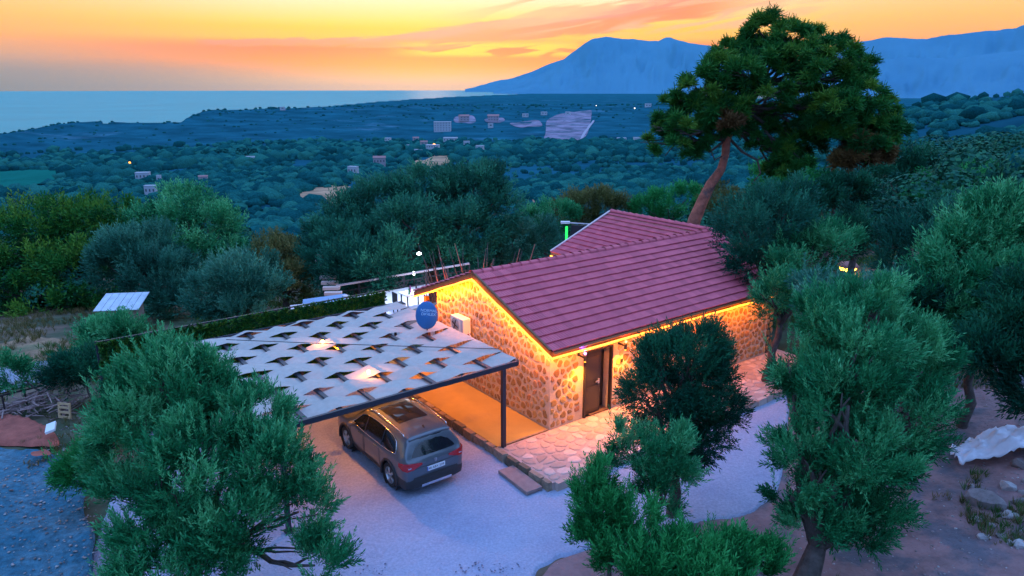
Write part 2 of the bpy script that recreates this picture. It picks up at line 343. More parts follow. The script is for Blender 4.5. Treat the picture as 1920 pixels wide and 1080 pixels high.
def drape(name, m, poly, step=4.0, lift=.05, nz_amp=6.0, nz_sc=.03, kind='structure', parent=None, zfun=None, bury=0.0):
    """a sheet laid on the ground inside an outline given by where its corners stand"""
    P = np.array(poly, float); x0, y0 = P.min(0) - nz_amp; x1, y1 = P.max(0) + nz_amp; y0 = max(y0, 172)
    xs = np.arange(x0, x1 + step, step); ys = np.arange(y0, y1 + step, step); PX, PY = np.meshgrid(xs, ys, indexing='ij')
    q = PX.ravel(); w = PY.ravel(); xx = (q - 960) / F; yy = (540 - w) / F
    dx = xx; dy = math.cos(PITCH) + yy * math.sin(PITCH); dz = -math.sin(PITCH) + yy * math.cos(PITCH)
    t = np.maximum((-.25 - CAMH) / dz, .1)          # start on the level of the yard, then walk outward
    for _ in range(26):
        zt = hz(dx * t, dy * t, False); tn = (zt - CAMH) / dz; t = t + (tn - t) * .5
    Xw = dx * t; Yw = dy * t; Zw = (hz(Xw, Yw) if zfun is None else zfun(Xw, Yw)) + lift; V = np.stack([Xw, Yw, Zw], -1)
    nx, ny = PX.shape; idx = np.arange(nx * ny).reshape(nx, ny)
    cx = (PX[:-1, :-1] + step / 2 + nz_amp * fbm(PX[:-1, :-1] * nz_sc, PY[:-1, :-1] * nz_sc, 3) * 2).ravel(); cy = (PY[:-1, :-1] + step / 2 + nz_amp * fbm(PX[:-1, :-1] * nz_sc + 40, PY[:-1, :-1] * nz_sc, 3)).ravel()
    ins = np.zeros(cx.shape, bool); j = len(P) - 1
    for i in range(len(P)):
        c = ((P[i, 1] > cy) != (P[j, 1] > cy)) & (cx < (P[j, 0] - P[i, 0]) * (cy - P[i, 1]) / (P[j, 1] - P[i, 1] + 1e-9) + P[i, 0]); ins ^= c; j = i
    Fq = np.stack([idx[:-1, :-1], idx[:-1, 1:], idx[1:, 1:], idx[1:, :-1]], -1).reshape(-1, 4)[ins]
    Fq = Fq[:, ::-1]; used = np.unique(Fq); mp = np.zeros(nx * ny, int); mp[used] = np.arange(len(used))
    Vu = V[used]; Fm = mp[Fq]; E = np.concatenate([Fm[:, [0, 1]], Fm[:, [1, 2]], Fm[:, [2, 3]], Fm[:, [3, 0]]]); Es = np.sort(E, 1); key = Es[:, 0].astype(np.int64) * len(Vu) + Es[:, 1]
    uq, cnt = np.unique(key, return_counts=True); bd = uq[cnt == 1]; ea, eb = bd // len(Vu), bd % len(Vu); deg = np.bincount(np.concatenate([ea, eb]), minlength=len(Vu))
    for _ in range(7):
        acc = np.zeros_like(Vu)
        for c in range(3): acc[:, c] = np.bincount(ea, Vu[eb, c], len(Vu)) + np.bincount(eb, Vu[ea, c], len(Vu))
        k = deg > 0; Vu[k] = .4 * Vu[k] + .6 * acc[k] / deg[k][:, None]
    Vu[deg > 0, 2] -= bury
    return tag(link(name, npmesh(name, Vu, Fm, smooth_=True), m, parent), kind=kind)
def inpoly(px, py, P):
    ins = False; j = len(P) - 1
    for i in range(len(P)):
        if (P[i][1] > py) != (P[j][1] > py) and px < (P[j][0] - P[i][0]) * (py - P[i][1]) / (P[j][1] - P[i][1] + 1e-9) + P[i][0]: ins = not ins
        j = i
    return ins
def proj(x, y, z):
    z = z - CAMH; f = y * math.cos(PITCH) - z * math.sin(PITCH); u = y * math.sin(PITCH) + z * math.cos(PITCH); return 960 + F * x / f, 540 - F * u / f
M_field = mat('dry_field', (.42, .27, .17), .95, nscale=.08, namp=.3, col2=(.28, .20, .13), c2scale=.05, spec=0)
M_pale = mat('pale_clearing', (.22, .20, .27), .95, nscale=.03, namp=.5, col2=(.10, .13, .17), c2scale=.02, detail=8, spec=0)
M_meadow = mat('green_meadow', (.008, .13, .10), .95, spec=0, nscale=.02, namp=.2)
FIELDS = [('field', M_field, [(538, 377), (560, 362), (590, 350), (640, 350), (665, 357), (668, 378), (630, 388), (600, 380), (560, 384)]),
          ('field', M_field, [(757, 305), (790, 300), (820, 292), (846, 290), (848, 300), (815, 318), (780, 312)]),
          ('field', M_field, [(1000, 380), (1015, 377), (1022, 390), (1006, 393)]),
          ('clearing', M_pale, [(1022, 226), (1045, 214), (1080, 208), (1112, 205), (1108, 232), (1092, 262), (1050, 270), (1020, 262)]),
          ('clearing', M_pale, [(848, 220), (890, 218), (896, 230), (850, 230)]),
          ('clearing', M_pale, [(905, 222), (945, 219), (950, 228), (912, 230)]),
          ('clearing', M_pale, [(955, 232), (1010, 224), (1016, 236), (975, 240)]),
          ('meadow', M_meadow, [(-30, 322), (60, 318), (125, 322), (110, 345), (20, 356), (-30, 356)])]
for nme, m, P in FIELDS: drape(nme, m, P, 2.5, .5 if nme == 'field' else .8, 4, .06)
drape('far_road', mat('far_road_gravel', (.32, .32, .38), .9, spec=0), [(1112, 226), (1116, 226), (1098, 250), (1090, 266), (1086, 265), (1094, 248)], 1.0, 1.4, .6)
# --------------------------------------------------- woods on the slopes
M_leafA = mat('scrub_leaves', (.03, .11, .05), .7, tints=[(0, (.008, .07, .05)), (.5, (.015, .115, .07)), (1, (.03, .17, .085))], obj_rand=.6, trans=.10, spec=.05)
M_leafB = mat('hazed_wood_leaves', (.03, .11, .05), .8, tints=[(0, (.004, .055, .06)), (.5, (.008, .095, .095)), (1, (.02, .15, .12))], spec=0, nscale=1.3, namp=.5, bump=.5, bscale=2.4)  # far crowns: tints shifted to blue to stand in for thin haze
M_bark = mat('bark', (.11, .08, .06), .9, nscale=6, namp=.4, bump=.02, bscale=14)
def blob(nq, leaf, seed, flat=.75, rn=.45):
    r = np.random.RandomState(seed); nb = 7; c = r.normal(0, .42, (nb, 3)); c[:, 2] = np.abs(c[:, 2]) * .6; br = r.uniform(.42, .68, nb)
    P = []; Nn = []
    while len(P) < nq:
        k = r.randint(nb); d = r.normal(0, 1, 3); d /= np.linalg.norm(d)
        if d[2] < -.45: continue
        p = c[k] + d * br[k]
        if any(np.linalg.norm(p - c[j]) < br[j] * .85 for j in range(nb) if j != k): continue
        P.append(p); Nn.append(d)
    P = np.array(P); Nn = np.array(Nn); Nn += r.normal(0, rn, Nn.shape); Nn /= np.linalg.norm(Nn, axis=1)[:, None]
    up = r.normal(0, 1, Nn.shape); t1 = np.cross(Nn, up); t1 /= np.linalg.norm(t1, axis=1)[:, None]; t2 = np.cross(Nn, t1)
    s = leaf * r.uniform(.6, 1.3, (nq, 1)); V = np.stack([P - t1 * s, P - t2 * s * .7, P + t1 * s, P + t2 * s * .7], 1)
    V[..., 2] = V[..., 2] * flat + .35; return V.reshape(-1, 3), np.repeat(r.rand(nq), 4)
lo = []; tops = []
blobs_hi = [blob(1300, .05, 100 + i, .75, .28) for i in range(5)]
def lump(seed, sub=2):
    bm = bmesh.new(); bmesh.ops.create_icosphere(bm, subdivisions=sub, radius=1); r = np.random.RandomState(seed); c = r.normal(0, 1, (5, 3)); c /= np.linalg.norm(c, axis=1)[:, None]
    for v in bm.verts:
        n = np.array(v.co); k = .78 + .42 * max(0, (c @ n).max()) ** 6 + r.uniform(-.10, .10); v.co = Vector(n * k); v.co.z = v.co.z * .75 + .3
    bmesh.ops.delete(bm, geom=[v for v in bm.verts if v.co.z < -.15], context='VERTS'); bmesh.ops.triangulate(bm, faces=bm.faces)
    bm.verts.ensure_lookup_table(); V = np.array([v.co[:] for v in bm.verts]); Fq = np.array([[w.index for w in f.verts] for f in bm.faces]); bm.free(); return V, Fq
lumps = [lump(300 + i, 2 if i < 3 else 1) for i in range(6)]
cr_me = [npmesh('crown', v, np.arange(len(v)).reshape(-1, 4), t) for v, t in blobs_hi]
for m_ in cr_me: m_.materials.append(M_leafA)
g = G(); g.tube([(0, 0, -.6), (.02, .01, 0), (.0, 0, .45)], [.09, .07, .04], 6); trunk_me = g.mesh('trunk'); trunk_me.materials.append(M_bark)
cand = []
def ok_spot(x, y, z):
    px, py = proj(x, y, z + 1)
    return not any(inpoly(px, py, P[2]) for P in FIELDS)
r = np.random.RandomState(3); D = 50.0
while D < 1500:
    rad = 2.3 if D < 130 else (2.6 if D < 300 else (3.4 if D < 650 else 6.0)); sp_ = rad * (1.62 if D < 650 else 1.5)
    n = int(R(84) * D / sp_)
    for k in range(n):
        a = R(-42) + R(84) * (k + r.uniform(0, 1)) / n; d = D + r.uniform(-.5, .5) * sp_
        cand.append((d * math.sin(a), d * math.cos(a), rad * float(np.clip(np.exp(r.normal(-.12, .38)), .4, 1.9)), r.rand()))
    D += sp_ * (.95 if D < 650 else 1.15)
cand = np.array(cand); cz = hz(cand[:, 0], cand[:, 1]); dens = fbm(cand[:, 0] / 60, cand[:, 1] / 60, 3)
near_n = 0; far_pos = []
for (x, y, s, q), z, dn in zip(cand, cz, dens):
    d = math.hypot(x, y)
    if z < SEA + 3 or not ok_spot(x, y, z): continue
    if dn < -.12 and q < .8: continue
    if d < 75 and (x < 2 and q < .35): continue
    if d > 1180 and q > .55: continue
    if near_n < 298 and abs(x / y) < .74 and z > -60:
        o = empty('valley_tree', (x, y, z)); s *= 1.1; o.scale = (s, s, s * r.uniform(.8, 1.15)); o.rotation_euler = (0, 0, r.uniform(0, 6.28))
        tag(o, 'bushy dark green tree, one of many in the woods on the slope below the yard', 'tree', 'trees in the woods below the yard')
        link('crown', cr_me[near_n % 5], None, o); link('trunk', trunk_me, None, o); near_n += 1
    else: far_pos.append((x, y, z, s, r.randint(3) + (3 if d > 480 else 0), r.uniform(0, 6.28), r.rand()))
CR = rowA[10]
for i in range(1300):      # bumps of trees along the far crest and down its slope
    a = r.uniform(-41, 41); Dc = np.interp(a, CR[0], CR[1]); d = Dc + (r.uniform(-25, 25) if i < 420 else -abs(r.normal(0, .28)) * Dc); x, y = d * math.sin(R(a)), d * math.cos(R(a)); z = hz1(x, y)
    if z > SEA + 3 and d > 1450 and ok_spot(x, y, z): far_pos.append((x, y, z - 1, d / F * r.uniform(1.6, 3.8), 3 + r.randint(3), r.uniform(0, 6.28), r.rand() * .6))
Vs = []; Ts = []
fp = np.array(far_pos); print('woods', near_n, len(fp))
Fs = []; base_ = 0
for k in range(6):
    v, fq = lumps[k]; sel = fp[fp[:, 4] == k]; c = np.cos(sel[:, 5]); s_ = np.sin(sel[:, 5]); sc_ = sel[:, 3]
    x = (v[None, :, 0] * c[:, None] - v[None, :, 1] * s_[:, None]) * sc_[:, None] + sel[:, 0][:, None]
    y = (v[None, :, 0] * s_[:, None] + v[None, :, 1] * c[:, None]) * sc_[:, None] + sel[:, 1][:, None]
    z = v[None, :, 2] * sc_[:, None] * 1.0 + sel[:, 2][:, None]; Vs.append(np.stack([x, y, z], -1).reshape(-1, 3)); Ts.append(np.repeat(sel[:, 6], len(v)))
    Fs.append((fq[None] + base_ + len(v) * np.arange(len(sel))[:, None, None]).reshape(-1, 3)); base_ += len(v) * len(sel)
Vs = np.concatenate(Vs); Ts = np.concatenate(Ts)
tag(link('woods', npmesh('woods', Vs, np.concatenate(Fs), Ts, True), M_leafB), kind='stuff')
# ================================================================== YARD
C0 = atz(1030, 805, 0)
dU = ray(2838, 161.5)[:2]; dU /= np.linalg.norm(dU); TH = math.atan2(dU[1], dU[0]); CU, SU = math.cos(TH), math.sin(TH)
def HW(u, v, z=0.0): return (C0[0] + u * CU - v * SU, C0[1] + u * SU + v * CU, z)
def toUV(x, y): a = x - C0[0]; b = y - C0[1]; return a * CU + b * SU, -a * SU + b * CU
GZ = -.22
def hthing(name, label, cat, u, v, z=0.0, rot=0.0, group=None): return thing(name, label, cat, HW(u, v, z), TH + rot, group)
M_drive = mat('pale_gravel', (.34, .40, .53), .95, nscale=16, namp=.20, bump=.03, bscale=30, spec=.1, col2=(.27, .33, .47), c2scale=.45, c2lo=.42, c2hi=.75, detail=12)
def zdrive(x, y): return GZ - .012 + .03 * fbm(x * .6, y * .6, 4) + .010 * fbm(x * 5, y * 5, 3)
_q = lambda u, v: proj(*HW(u, v, GZ)[:2], GZ)
drape('driveway', M_drive, [(120, 1180), (190, 1000), (215, 900), _q(-10.4, 4), _q(-9.9, 7.7), _q(-2.2, 7.7), _q(-2.0, 4), _q(-2.0, -2.0), _q(4, -2.2), _q(12.5, -1.6), (1500, 700), (1478, 760), (1482, 850), (1452, 925), (1395, 972), (1290, 988),
                            (1180, 1010), (1070, 1040), (1010, 1075), (980, 1180)], 3.4, 0, 9, .022, zfun=zdrive, bury=.07)
M_stain = mat('damp_soil', (.17, .20, .29), .95, nscale=3, namp=.4)
M_bgrav = mat('blue_grey_spoil', (.012, .11, .17), .95, nscale=7, namp=.55, bump=.08, bscale=9, col2=(.06, .17, .23), c2scale=.9, c2lo=.4, c2hi=.7, detail=8)
def zmound(x, y): return hz(x, y) + .10 + .45 * np.clip((y - 9.5) / 5, 0, 1) * np.clip((18.5 - y) / 4, 0, 1) * np.clip((-x - 6.6) / 3, 0, 1) * (1 + .5 * fbm(x * .7, y * .7, 4)) + .05 * fbm(x * 3, y * 3, 3)
drape('spoil_ground', M_bgrav, [(-200, 838), (20, 842), (100, 852), (145, 875), (150, 920), (165, 960), (172, 1000), (185, 1040), (180, 1150), (-200, 1150)], 5, 0, 10, .03, zfun=zmound, bury=.08)
M_red = mat('red_soil', (.30, .085, .06), .95, nscale=2.5, namp=.4, bump=.06, bscale=6, detail=8)
def zred(x, y): return hz(x, y) + .12 + .06 * np.clip((y - 17) / 2, 0, 1) * np.clip((24 - y) / 3, 0, 1) + .09 * fbm(x * 1.6, y * 1.6, 4)
drape('red_soil_bank', M_red, [(-200, 770), (20, 782), (70, 795), (105, 812), (118, 838), (95, 846), (40, 838), (-200, 836)], 4, .02, 8, .04, zfun=zred, bury=.12)
drape('red_soil_bank', M_red, [(58, 868), (80, 860), (105, 866), (100, 874), (62, 876)], 3, .22, 5, .08, zfun=zmound)
M_road = mat('track_gravel', (.20, .25, .32), .95, nscale=1.2, namp=.2, bump=.01, bscale=12)
drape('track', M_road, [(-300, 712), (0, 690), (60, 684), (150, 664), (300, 640), (330, 655), (160, 690), (75, 720), (0, 738), (-300, 770)], 4, .06, 5, .03)
M_dry = mat('dry_grass_soil', (.24, .16, .09), .95, nscale=1.5, namp=.4, bump=.04, bscale=6, col2=(.08, .11, .05), c2scale=.5, c2lo=.45, c2hi=.6)
drape('dry_verge', M_dry, [(-300, 640), (0, 645), (60, 632), (140, 640), (230, 650), (140, 662), (60, 680), (0, 688), (-300, 700)], 4, .04, 6, .04)
M_dirt = mat('trodden_dirt', (.24, .15, .15), .95, nscale=1.6, namp=.4, bump=.05, bscale=8, col2=(.10, .10, .12), c2scale=.7, detail=9)
drape('dirt_ground', M_dirt, [(960, 1150), (1040, 1050), (1200, 1000), (1270, 950), (1370, 890), (1440, 800), (1540, 690), (1750, 690), (1900, 700), (2100, 760), (2300, 900), (2200, 1150)], 8, .03, 8, .03)

# ---- patio slab with flagstones, kerb stones
M_conc = mat('amber_lit_concrete', (.36, .26, .06), .9, nscale=1.1, namp=.12, bump=.008, bscale=9, col2=(.29, .22, .08), c2scale=.8, c2lo=.5, c2hi=.75)  # the amber is the orange lamplight on the slab, put into its colour
M_mort = mat('mortar', (.40, .32, .29), .95, nscale=4, namp=.15, bump=.01, bscale=20)
M_flag = mat('flagstone', (.45, .36, .30), .8, tints=[(0, (.34, .26, .22)), (.5, (.44, .35, .30)), (1, (.56, .47, .42))], obj_rand=1.0, nscale=6, namp=.12, bump=.006, bscale=14)
M_kerb = mat('mossy_kerb_stone', (.22, .18, .13), .95, tints=[(0, (.10, .10, .07)), (.5, (.22, .17, .12)), (1, (.34, .28, .21))], obj_rand=1.0, nscale=5, namp=.4, bump=.03, bscale=10)
patio = tag(empty('patio', HW(0, 0, 0), TH), kind='structure')
g = G(); g.box((4.9, -1.215, -.18), (13.6, 2.39, .32)); g.build('paving_bed', M_mort, patio)
g = G(); g.box((-.975, 4.86, -.17), (1.85, 9.65, .346)); g.build('concrete_slab', M_conc, patio)
g = G()
for i, (a, b) in enumerate(((0, 1.6), (0, -1.9))):
    pass
g.box((-.97, .02, .006), (1.86, .07, .012)); g.build('joint', M_kerb, patio)
def cells(w, h, size, seed, rnd=1.0, ax=1.0):
    """irregular stones: Voronoi cells of jittered points in a w x h rectangle"""
    r = np.random.RandomState(seed); nx = max(2, int(w / (size * ax))); ny = max(2, int(h / (size / ax))); P = []
    for i in range(-1, nx + 1):
        for j in range(-1, ny + 1):
            P.append(((i + .5 + (.25 if j % 2 else -.25) + r.uniform(-.42, .42) * rnd) * w / nx, (j + .5 + r.uniform(-.42, .42) * rnd) * h / ny))
    P = np.array(P); out = []
    for k, p in enumerate(P):
        if not (-.1 < p[0] < w + .1 and -.1 < p[1] < h + .1): continue
        d = P - p; dist = np.hypot(d[:, 0], d[:, 1]); nb = np.argsort(dist)[1:15]
        poly = [(0, 0), (w, 0), (w, h), (0, h)]
        for j in nb:
            mx, my = (P[j] + p) / 2; nx_, ny_ = d[j]; new = []
            for a in range(len(poly)):
                A = poly[a]; B = poly[(a + 1) % len(poly)]; sa = (A[0] - mx) * nx_ + (A[1] - my) * ny_; sb = (B[0] - mx) * nx_ + (B[1] - my) * ny_
                if sa <= 0: new.append(A)
                if (sa < 0) != (sb < 0): t = sa / (sa - sb); new.append((A[0] + (B[0] - A[0]) * t, A[1] + (B[1] - A[1]) * t))
            poly = new
            if len(poly) < 3: break
        if len(poly) < 3: continue
        out.append(poly)
    return out
def rounded(poly, gap, r, n=10, wob=.012):
    """shrink a cell by the joint and round its corners; returns centre and ring"""
    P = np.array(poly); c = P.mean(0); ext = np.hypot(*(P.max(0) - P.min(0)))
    ar = .5 * abs(sum(P[i][0] * P[(i + 1) % len(P)][1] - P[(i + 1) % len(P)][0] * P[i][1] for i in range(len(P))))
    if ar < .008 or ext < .1: return None
    e = np.roll(P, -1, 0) - P; L_ = np.hypot(e[:, 0], e[:, 1]); nrm = np.stack([e[:, 1], -e[:, 0]], 1) / (L_[:, None] + 1e-9)
    ph = r.uniform(0, 6.28); ring = []
    for a in np.linspace(0, 2 * math.pi, n, endpoint=False) + ph:
        d = np.array([math.cos(a), math.sin(a)]); den = nrm @ d; num = ((P - c) * nrm).sum(1) - gap
        t = np.where(den > 1e-6, num / np.maximum(den, 1e-6), 9e9)
        ts = np.sort(t)[:2]; tt = ts[0] * (1 - .10 * (1 - min(1, (ts[1] - ts[0]) / (ts[0] + 1e-6) * 3))); ring.append(d * max(tt, .01) + r.uniform(-wob, wob, 2))
    return c, np.array(ring)
def stone_geo(g, c, ring, o, ex, ey, ez, h, r):
    n = len(ring); o = Vector(o); ex = Vector(ex); ey = Vector(ey); ez = Vector(ez); vs = []
    for s, hh in ((1.0, -.012), (.95, h * .55), (.72, h)):
        for q in ring: vs.append(o + ex * float(c[0] + q[0] * s) + ey * float(c[1] + q[1] * s) + ez * (hh + (r.uniform(-.003, .003) if hh > 0 else 0)))
    fs = [tuple((k * n + i, k * n + (i + 1) % n, (k + 1) * n + (i + 1) % n, (k + 1) * n + i)) for k in range(2) for i in range(n)] + [tuple(2 * n + i for i in range(n))]
    g.add(vs, fs)
r = np.random.RandomState(42)
rest = G(); nflag = 0
for poly in cells(13.4, 2.3, .36, 5, 1.0, 1.15):
    q = rounded(poly, .022, r)
    if q is None: continue
    c, ring = q; g = G(); g.cur = r.rand(); loc = (-1.85 + c[0], -2.36 + c[1], -.02)
    tgt = g if nflag < 260 else rest; rest.cur = g.cur
    if c[0] > 11: tgt = rest
    if tgt is g:
        stone_geo(g, (0, 0), ring, (0, 0, 0), (1, 0, 0), (0, 1, 0), (0, 0, 1), .028, r); o = g.build('flagstone', M_flag, patio); o.location = loc; nflag += 1
    else: stone_geo(rest, c, ring, (-1.85, -2.36, -.02), (1, 0, 0), (0, 1, 0), (0, 0, 1), .028, r)
if rest.v: tag(rest.build('flagstone_rest', M_flag, patio), kind='stuff')
v = -2.41
while v < 9.5:
    l = r.uniform(.3, .62); g = G(); g.cur = r.rand(); w = .17 + r.uniform(-.02, .03)
    g.box((0, 0, 0), (w, l - .03, .36 + r.uniform(-.03, .02)), Matrix.Rotation(r.uniform(-.06, .06), 3, 'Z'), .86); o = g.build('kerb_stone', M_kerb, patio); o.location = (-1.96 + r.uniform(-.02, .02), v + l / 2, -.17 - .02 * r.rand()); v += l
u = -1.85
while u < 11.5:
    l = r.uniform(.3, .62); g = G(); g.cur = .6 + .4 * r.rand(); g.box((0, 0, 0), (l - .02, .14, .3), Matrix.Rotation(r.uniform(-.05, .05), 3, 'Z'), .9); o = g.build('kerb_stone', M_flag, patio); o.location = (u + l / 2, -2.46 + r.uniform(-.03, .03), -.165); u += l
st = thing('step_board', 'flat brown concrete board lying on the gravel as a step at the patio corner', 'step', HW(-2.32, -1.55, GZ + .05), TH + R(-3))
g = G(); g.box((0, 0, 0), (.50, 1.35, .09)); g.build('tread', mat('brown_step_board', (.27, .20, .19), .9, nscale=5, namp=.2), st); g = G(); g.box((.03, 0, -.065), (.40, 1.2, .05)); g.build('footing', M_kerb, st)

# ================================================================== HOUSE
EZ, RZ = 2.65, 4.17; V0, V1, VM = -.2, 7.7, 3.75; UE = 11.3
SL = math.atan2(RZ - EZ, VM - V0)
house = thing('stone_house', 'low stone house with mauve red tiled roofs and glowing orange light strips along its eaves', 'house', HW(0, 0, 0), TH)
M_wallm = mat('wall_mortar', (.52, .44, .33), .95, nscale=5, namp=.12, bump=.012, bscale=22)
M_stone = mat('wall_stone', (.25, .17, .11), .85, tints=[(0, (.20, .12, .05)), (.3, (.30, .19, .07)), (.55, (.38, .26, .10)), (.8, (.32, .16, .08)), (1, (.44, .33, .16))], obj_rand=0, nscale=9, namp=.25, bump=.012, bscale=22)
M_tile = mat('roof_tile', (.42, .13, .15), .62, tints=[(0, (.47, .085, .12)), (.5, (.53, .095, .135)), (1, (.61, .12, .16))], obj_rand=1.0, nscale=3, namp=.14, spec=.4)
M_wood = mat('dark_brown_wood', (.16, .075, .03), .6, nscale=6, namp=.3)
M_black = mat('black_metal', (.018, .02, .026), .45, spec=.5)
M_led = mat('led_strip_orange', (.8, .4, .1), .5, emit=(1.0, .24, .012), estr=4.0)
M_door = mat('dark_door_paint', (.022, .02, .022), .45)
M_steel = mat('brushed_steel', (.6, .6, .62), .3, metal=.9)
def wall_poly(name, pts, th, o, ex, ey, ez):
    g = G(); o = Vector(o); ex = Vector(ex); ey = Vector(ey); ez = Vector(ez)
    f = [o + ex * a + ey * b for a, b in pts]; bk = [p - ez * th for p in f]; n = len(pts)
    g.add(f + bk, [tuple(range(n)), tuple(range(2 * n - 1, n - 1, -1))] + [(i, n + i, n + (i + 1) % n, (i + 1) % n) for i in range(n)])
    return g.build(name, M_wallm, house)
DU0, DU1, DZ = 1.34, 2.52, 2.2
def gz(v): return EZ - .10 + (RZ - EZ) * (1 - abs(v - VM) / (VM - V0))      # underside of the roof over the gable
# gable wall on u=0 (looks towards -u), front wall on v=0 (looks towards -v)
GW = 6.35
gab = wall_poly('wall', [(0, -.3), (0, gz(0)), (VM, gz(VM)), (GW, gz(GW)), (GW, -.3)][::-1], .4, (0, 0, 0), (0, 1, 0), (0, 0, 1), (-1, 0, 0))
front = wall_poly('wall', [(0.4, -.3), (DU0, -.3), (DU0, DZ), (DU1, DZ), (DU1, -.3), (10.9, -.3), (10.9, gz(0)), (0.4, gz(0))], .4, (0, 0, 0), (1, 0, 0), (0, 0, 1), (0, -1, 0))
bk = wall_poly('wall', [(0.41, -.3), (11.3, -.3), (11.3, gz(GW)), (0.41, gz(GW))][::-1], .3, (0, GW - .3, 0), (1, 0, 0), (0, 0, 1), (0, 1, 0))
ncell = 0
def put_stones(wl, polys, o, ex, ey, ez, lim, inside, seed, fr=1.0):
    r = np.random.RandomState(seed); rest = G(); cnt = 0; polys = [p for p in polys]
    for poly in polys:
        q = rounded(poly, .031, r)
        if q is None: continue
        c, ring = q
        if not inside(c[0], c[1]): continue
        t = r.rand()
        if r.rand() < fr and cnt < lim:
            g = G(); g.cur = t; stone_geo(g, (0, 0), ring, (0, 0, 0), ex, ey, ez, .012 + .02 * r.rand(), r)
            ob = g.build('stone', M_stone, wl); ob.location = Vector(o) + Vector(ex) * float(c[0]) + Vector(ey) * float(c[1]); cnt += 1
        else: rest.cur = t; stone_geo(rest, c, ring, o, ex, ey, ez, .012 + .02 * r.rand(), r)
    if rest.v: tag(rest.build('stone_rest', M_stone, wl), kind='stuff')
    print('stones', cnt)
put_stones(gab, cells(GW, 4.0, .245, 3, 1.0, .9), (0, 0, 0), (0, 1, 0), (0, 0, 1), (-1, 0, 0), 298, lambda a, b: b < gz(a) - .09 and .09 < a < GW - .08 and b > .08, 8)
put_stones(front, cells(11.3, 2.6, .245, 4, 1.0, 1.1), (0, 0, 0), (1, 0, 0), (0, 0, 1), (0, -1, 0), 298,
           lambda a, b: b < EZ - .12 and .09 < a and b > .08 and not (DU0 - .2 < a < DU1 + .2 and b < DZ + .28), 9)
# back of the roofspace beyond the gable wall: porch on posts, dark door leaf
for v_ in (7.25,):
    g = G(); g.box((.1, v_, 1.2), (.14, .14, 2.6)); g.build('porch_post', M_wood, house)
g = G(); g.box((.5, 6.62, 1.05), (.9, .06, 2.1)); g.build('porch_door', M_door, house)
g = G(); g.bar((.03, 6.4, 2.35), (.03, 6.4, .2), .16, .1); g.build('porch_post', M_wood, house)
# front door: reveal, open leaf, frame, mat
g = G(); g.box(((DU0 + DU1) / 2, .36, DZ / 2), (DU1 - DU0, .05, DZ)); g.build('door_reveal', M_black, house)
dr = None; g = G(); g.box((DU0 + .40, .06, 1.07), (.72, .05, 2.1)); dr = g.build('door', M_door, house)
for zz in (.55, 1.55):
    g = G(); g.box((DU0 + .40, .032, zz), (.5, .01, .75)); g.build('door_panel', mat('door_panel_paint', (.035, .032, .032), .5), dr)
g = G(); g.bar((DU0 + .52, -.005, 1.08), (DU0 + .68, -.005, 1.08), .03, .05); g.box((DU0 + .65, .01, 1.08), (.06, .05, .16)); g.build('handle', M_steel, dr)
g = G()
g.box((DU0 + .03, -.02, DZ / 2), (.06, .12, DZ)); g.box((DU1 - .03, -.02, DZ / 2), (.06, .12, DZ)); g.box(((DU0 + DU1) / 2, -.02, DZ - .03), (DU1 - DU0 - .12, .12, .06)); g.build('door_frame', M_door, house)
g = G(); g.box(((DU0 + DU1) / 2, -.03, DZ + .12), (DU1 - DU0 + .5, .1, .2)); g.build('lintel', mat('lintel_render', (.50, .30, .26), .9, nscale=3, namp=.1), house)
g = G(); g.box(((DU0 + DU1) / 2 + .1, .10, .012), (.8, .30, .03)); g.build('door_mat', mat('coir_mat', (.11, .07, .05), .95), house)
# roof deck, soffit, fascia and light strips
def roofslab(a, b, c, d, th, name, m):
    g = G(); P = [Vector(p) for p in (a, b, c, d)]; n = (P[1] - P[0]).cross(P[3] - P[0]).normalized()
    Q = [p - n * th for p in P]; g.add(P + Q, [(0, 1, 2, 3), (7, 6, 5, 4)] + [(i, 4 + i, 4 + (i + 1) % 4, (i + 1) % 4) for i in range(4)]); return g.build(name, m, house)
roof = empty('roof', parent=house)
def rs(*a):
    o = roofslab(*a); o.parent = roof; return o
UR = 12.06
rs((-.13, V0 + .02, EZ - .03), (UE, V0 + .02, EZ - .03), (UR, VM, RZ - .035), (-.13, VM, RZ - .035), .07, 'roof_deck', M_wood)
rs((-.13, VM, RZ - .035), (UR, VM, RZ - .035), (UR, V1 - .02, EZ - .03), (-.13, V1 - .02, EZ - .03), .07, 'roof_deck', M_wood)
TE = EZ; WU0, WV1 = 8.25, 9.75
rs((WU0 + .02, WV1 - .02, EZ - .03), (WU0 + .02, VM, EZ - .03), (UR, VM, RZ - .036), (UR, WV1 - .02, RZ - .036), .07, 'roof_deck', M_wood)
rs((UR, WV1 - .02, RZ - .036), (UR, VM - .0, RZ - .036), (15.8, VM, EZ - .03), (15.8, WV1 - .02, EZ - .03), .07, 'roof_deck', M_wood)
wall_poly('wall', [(VM + 2, -.3), (9.3, -.3), (9.3, EZ - .1), (VM + 2, EZ - .1)][::-1], .3, (8.6, 0, 0), (0, 1, 0), (0, 0, 1), (-1, 0, 0))
wall_poly('wall', [(8.61, -.3), (15.4, -.3), (15.4, EZ - .1), (UR, RZ - .12), (8.61, EZ - .1)][::-1], .3, (0, 9.3, 0), (1, 0, 0), (0, 0, 1), (0, 1, 0))
def fascia(a, b): g = G(); g.bar(a, b, .05, .20, up=(0, 0, 1)); return g.build('fascia', M_wood, house)
fascia((-.16, V0 - .03, EZ - .14), (UE, V0 - .03, EZ - .14)); fascia((-.16, V0 - .0, EZ - .13), (-.16, VM, RZ - .12)); fascia((-.16, VM, RZ - .12), (-.16, V1, EZ - .13))
fascia((WU0 - .03, VM + 3, EZ - .14), (WU0 - .03, WV1, EZ - .14)); fascia((WU0, WV1 + .03, EZ - .13), (UR, WV1 + .03, RZ - .12))
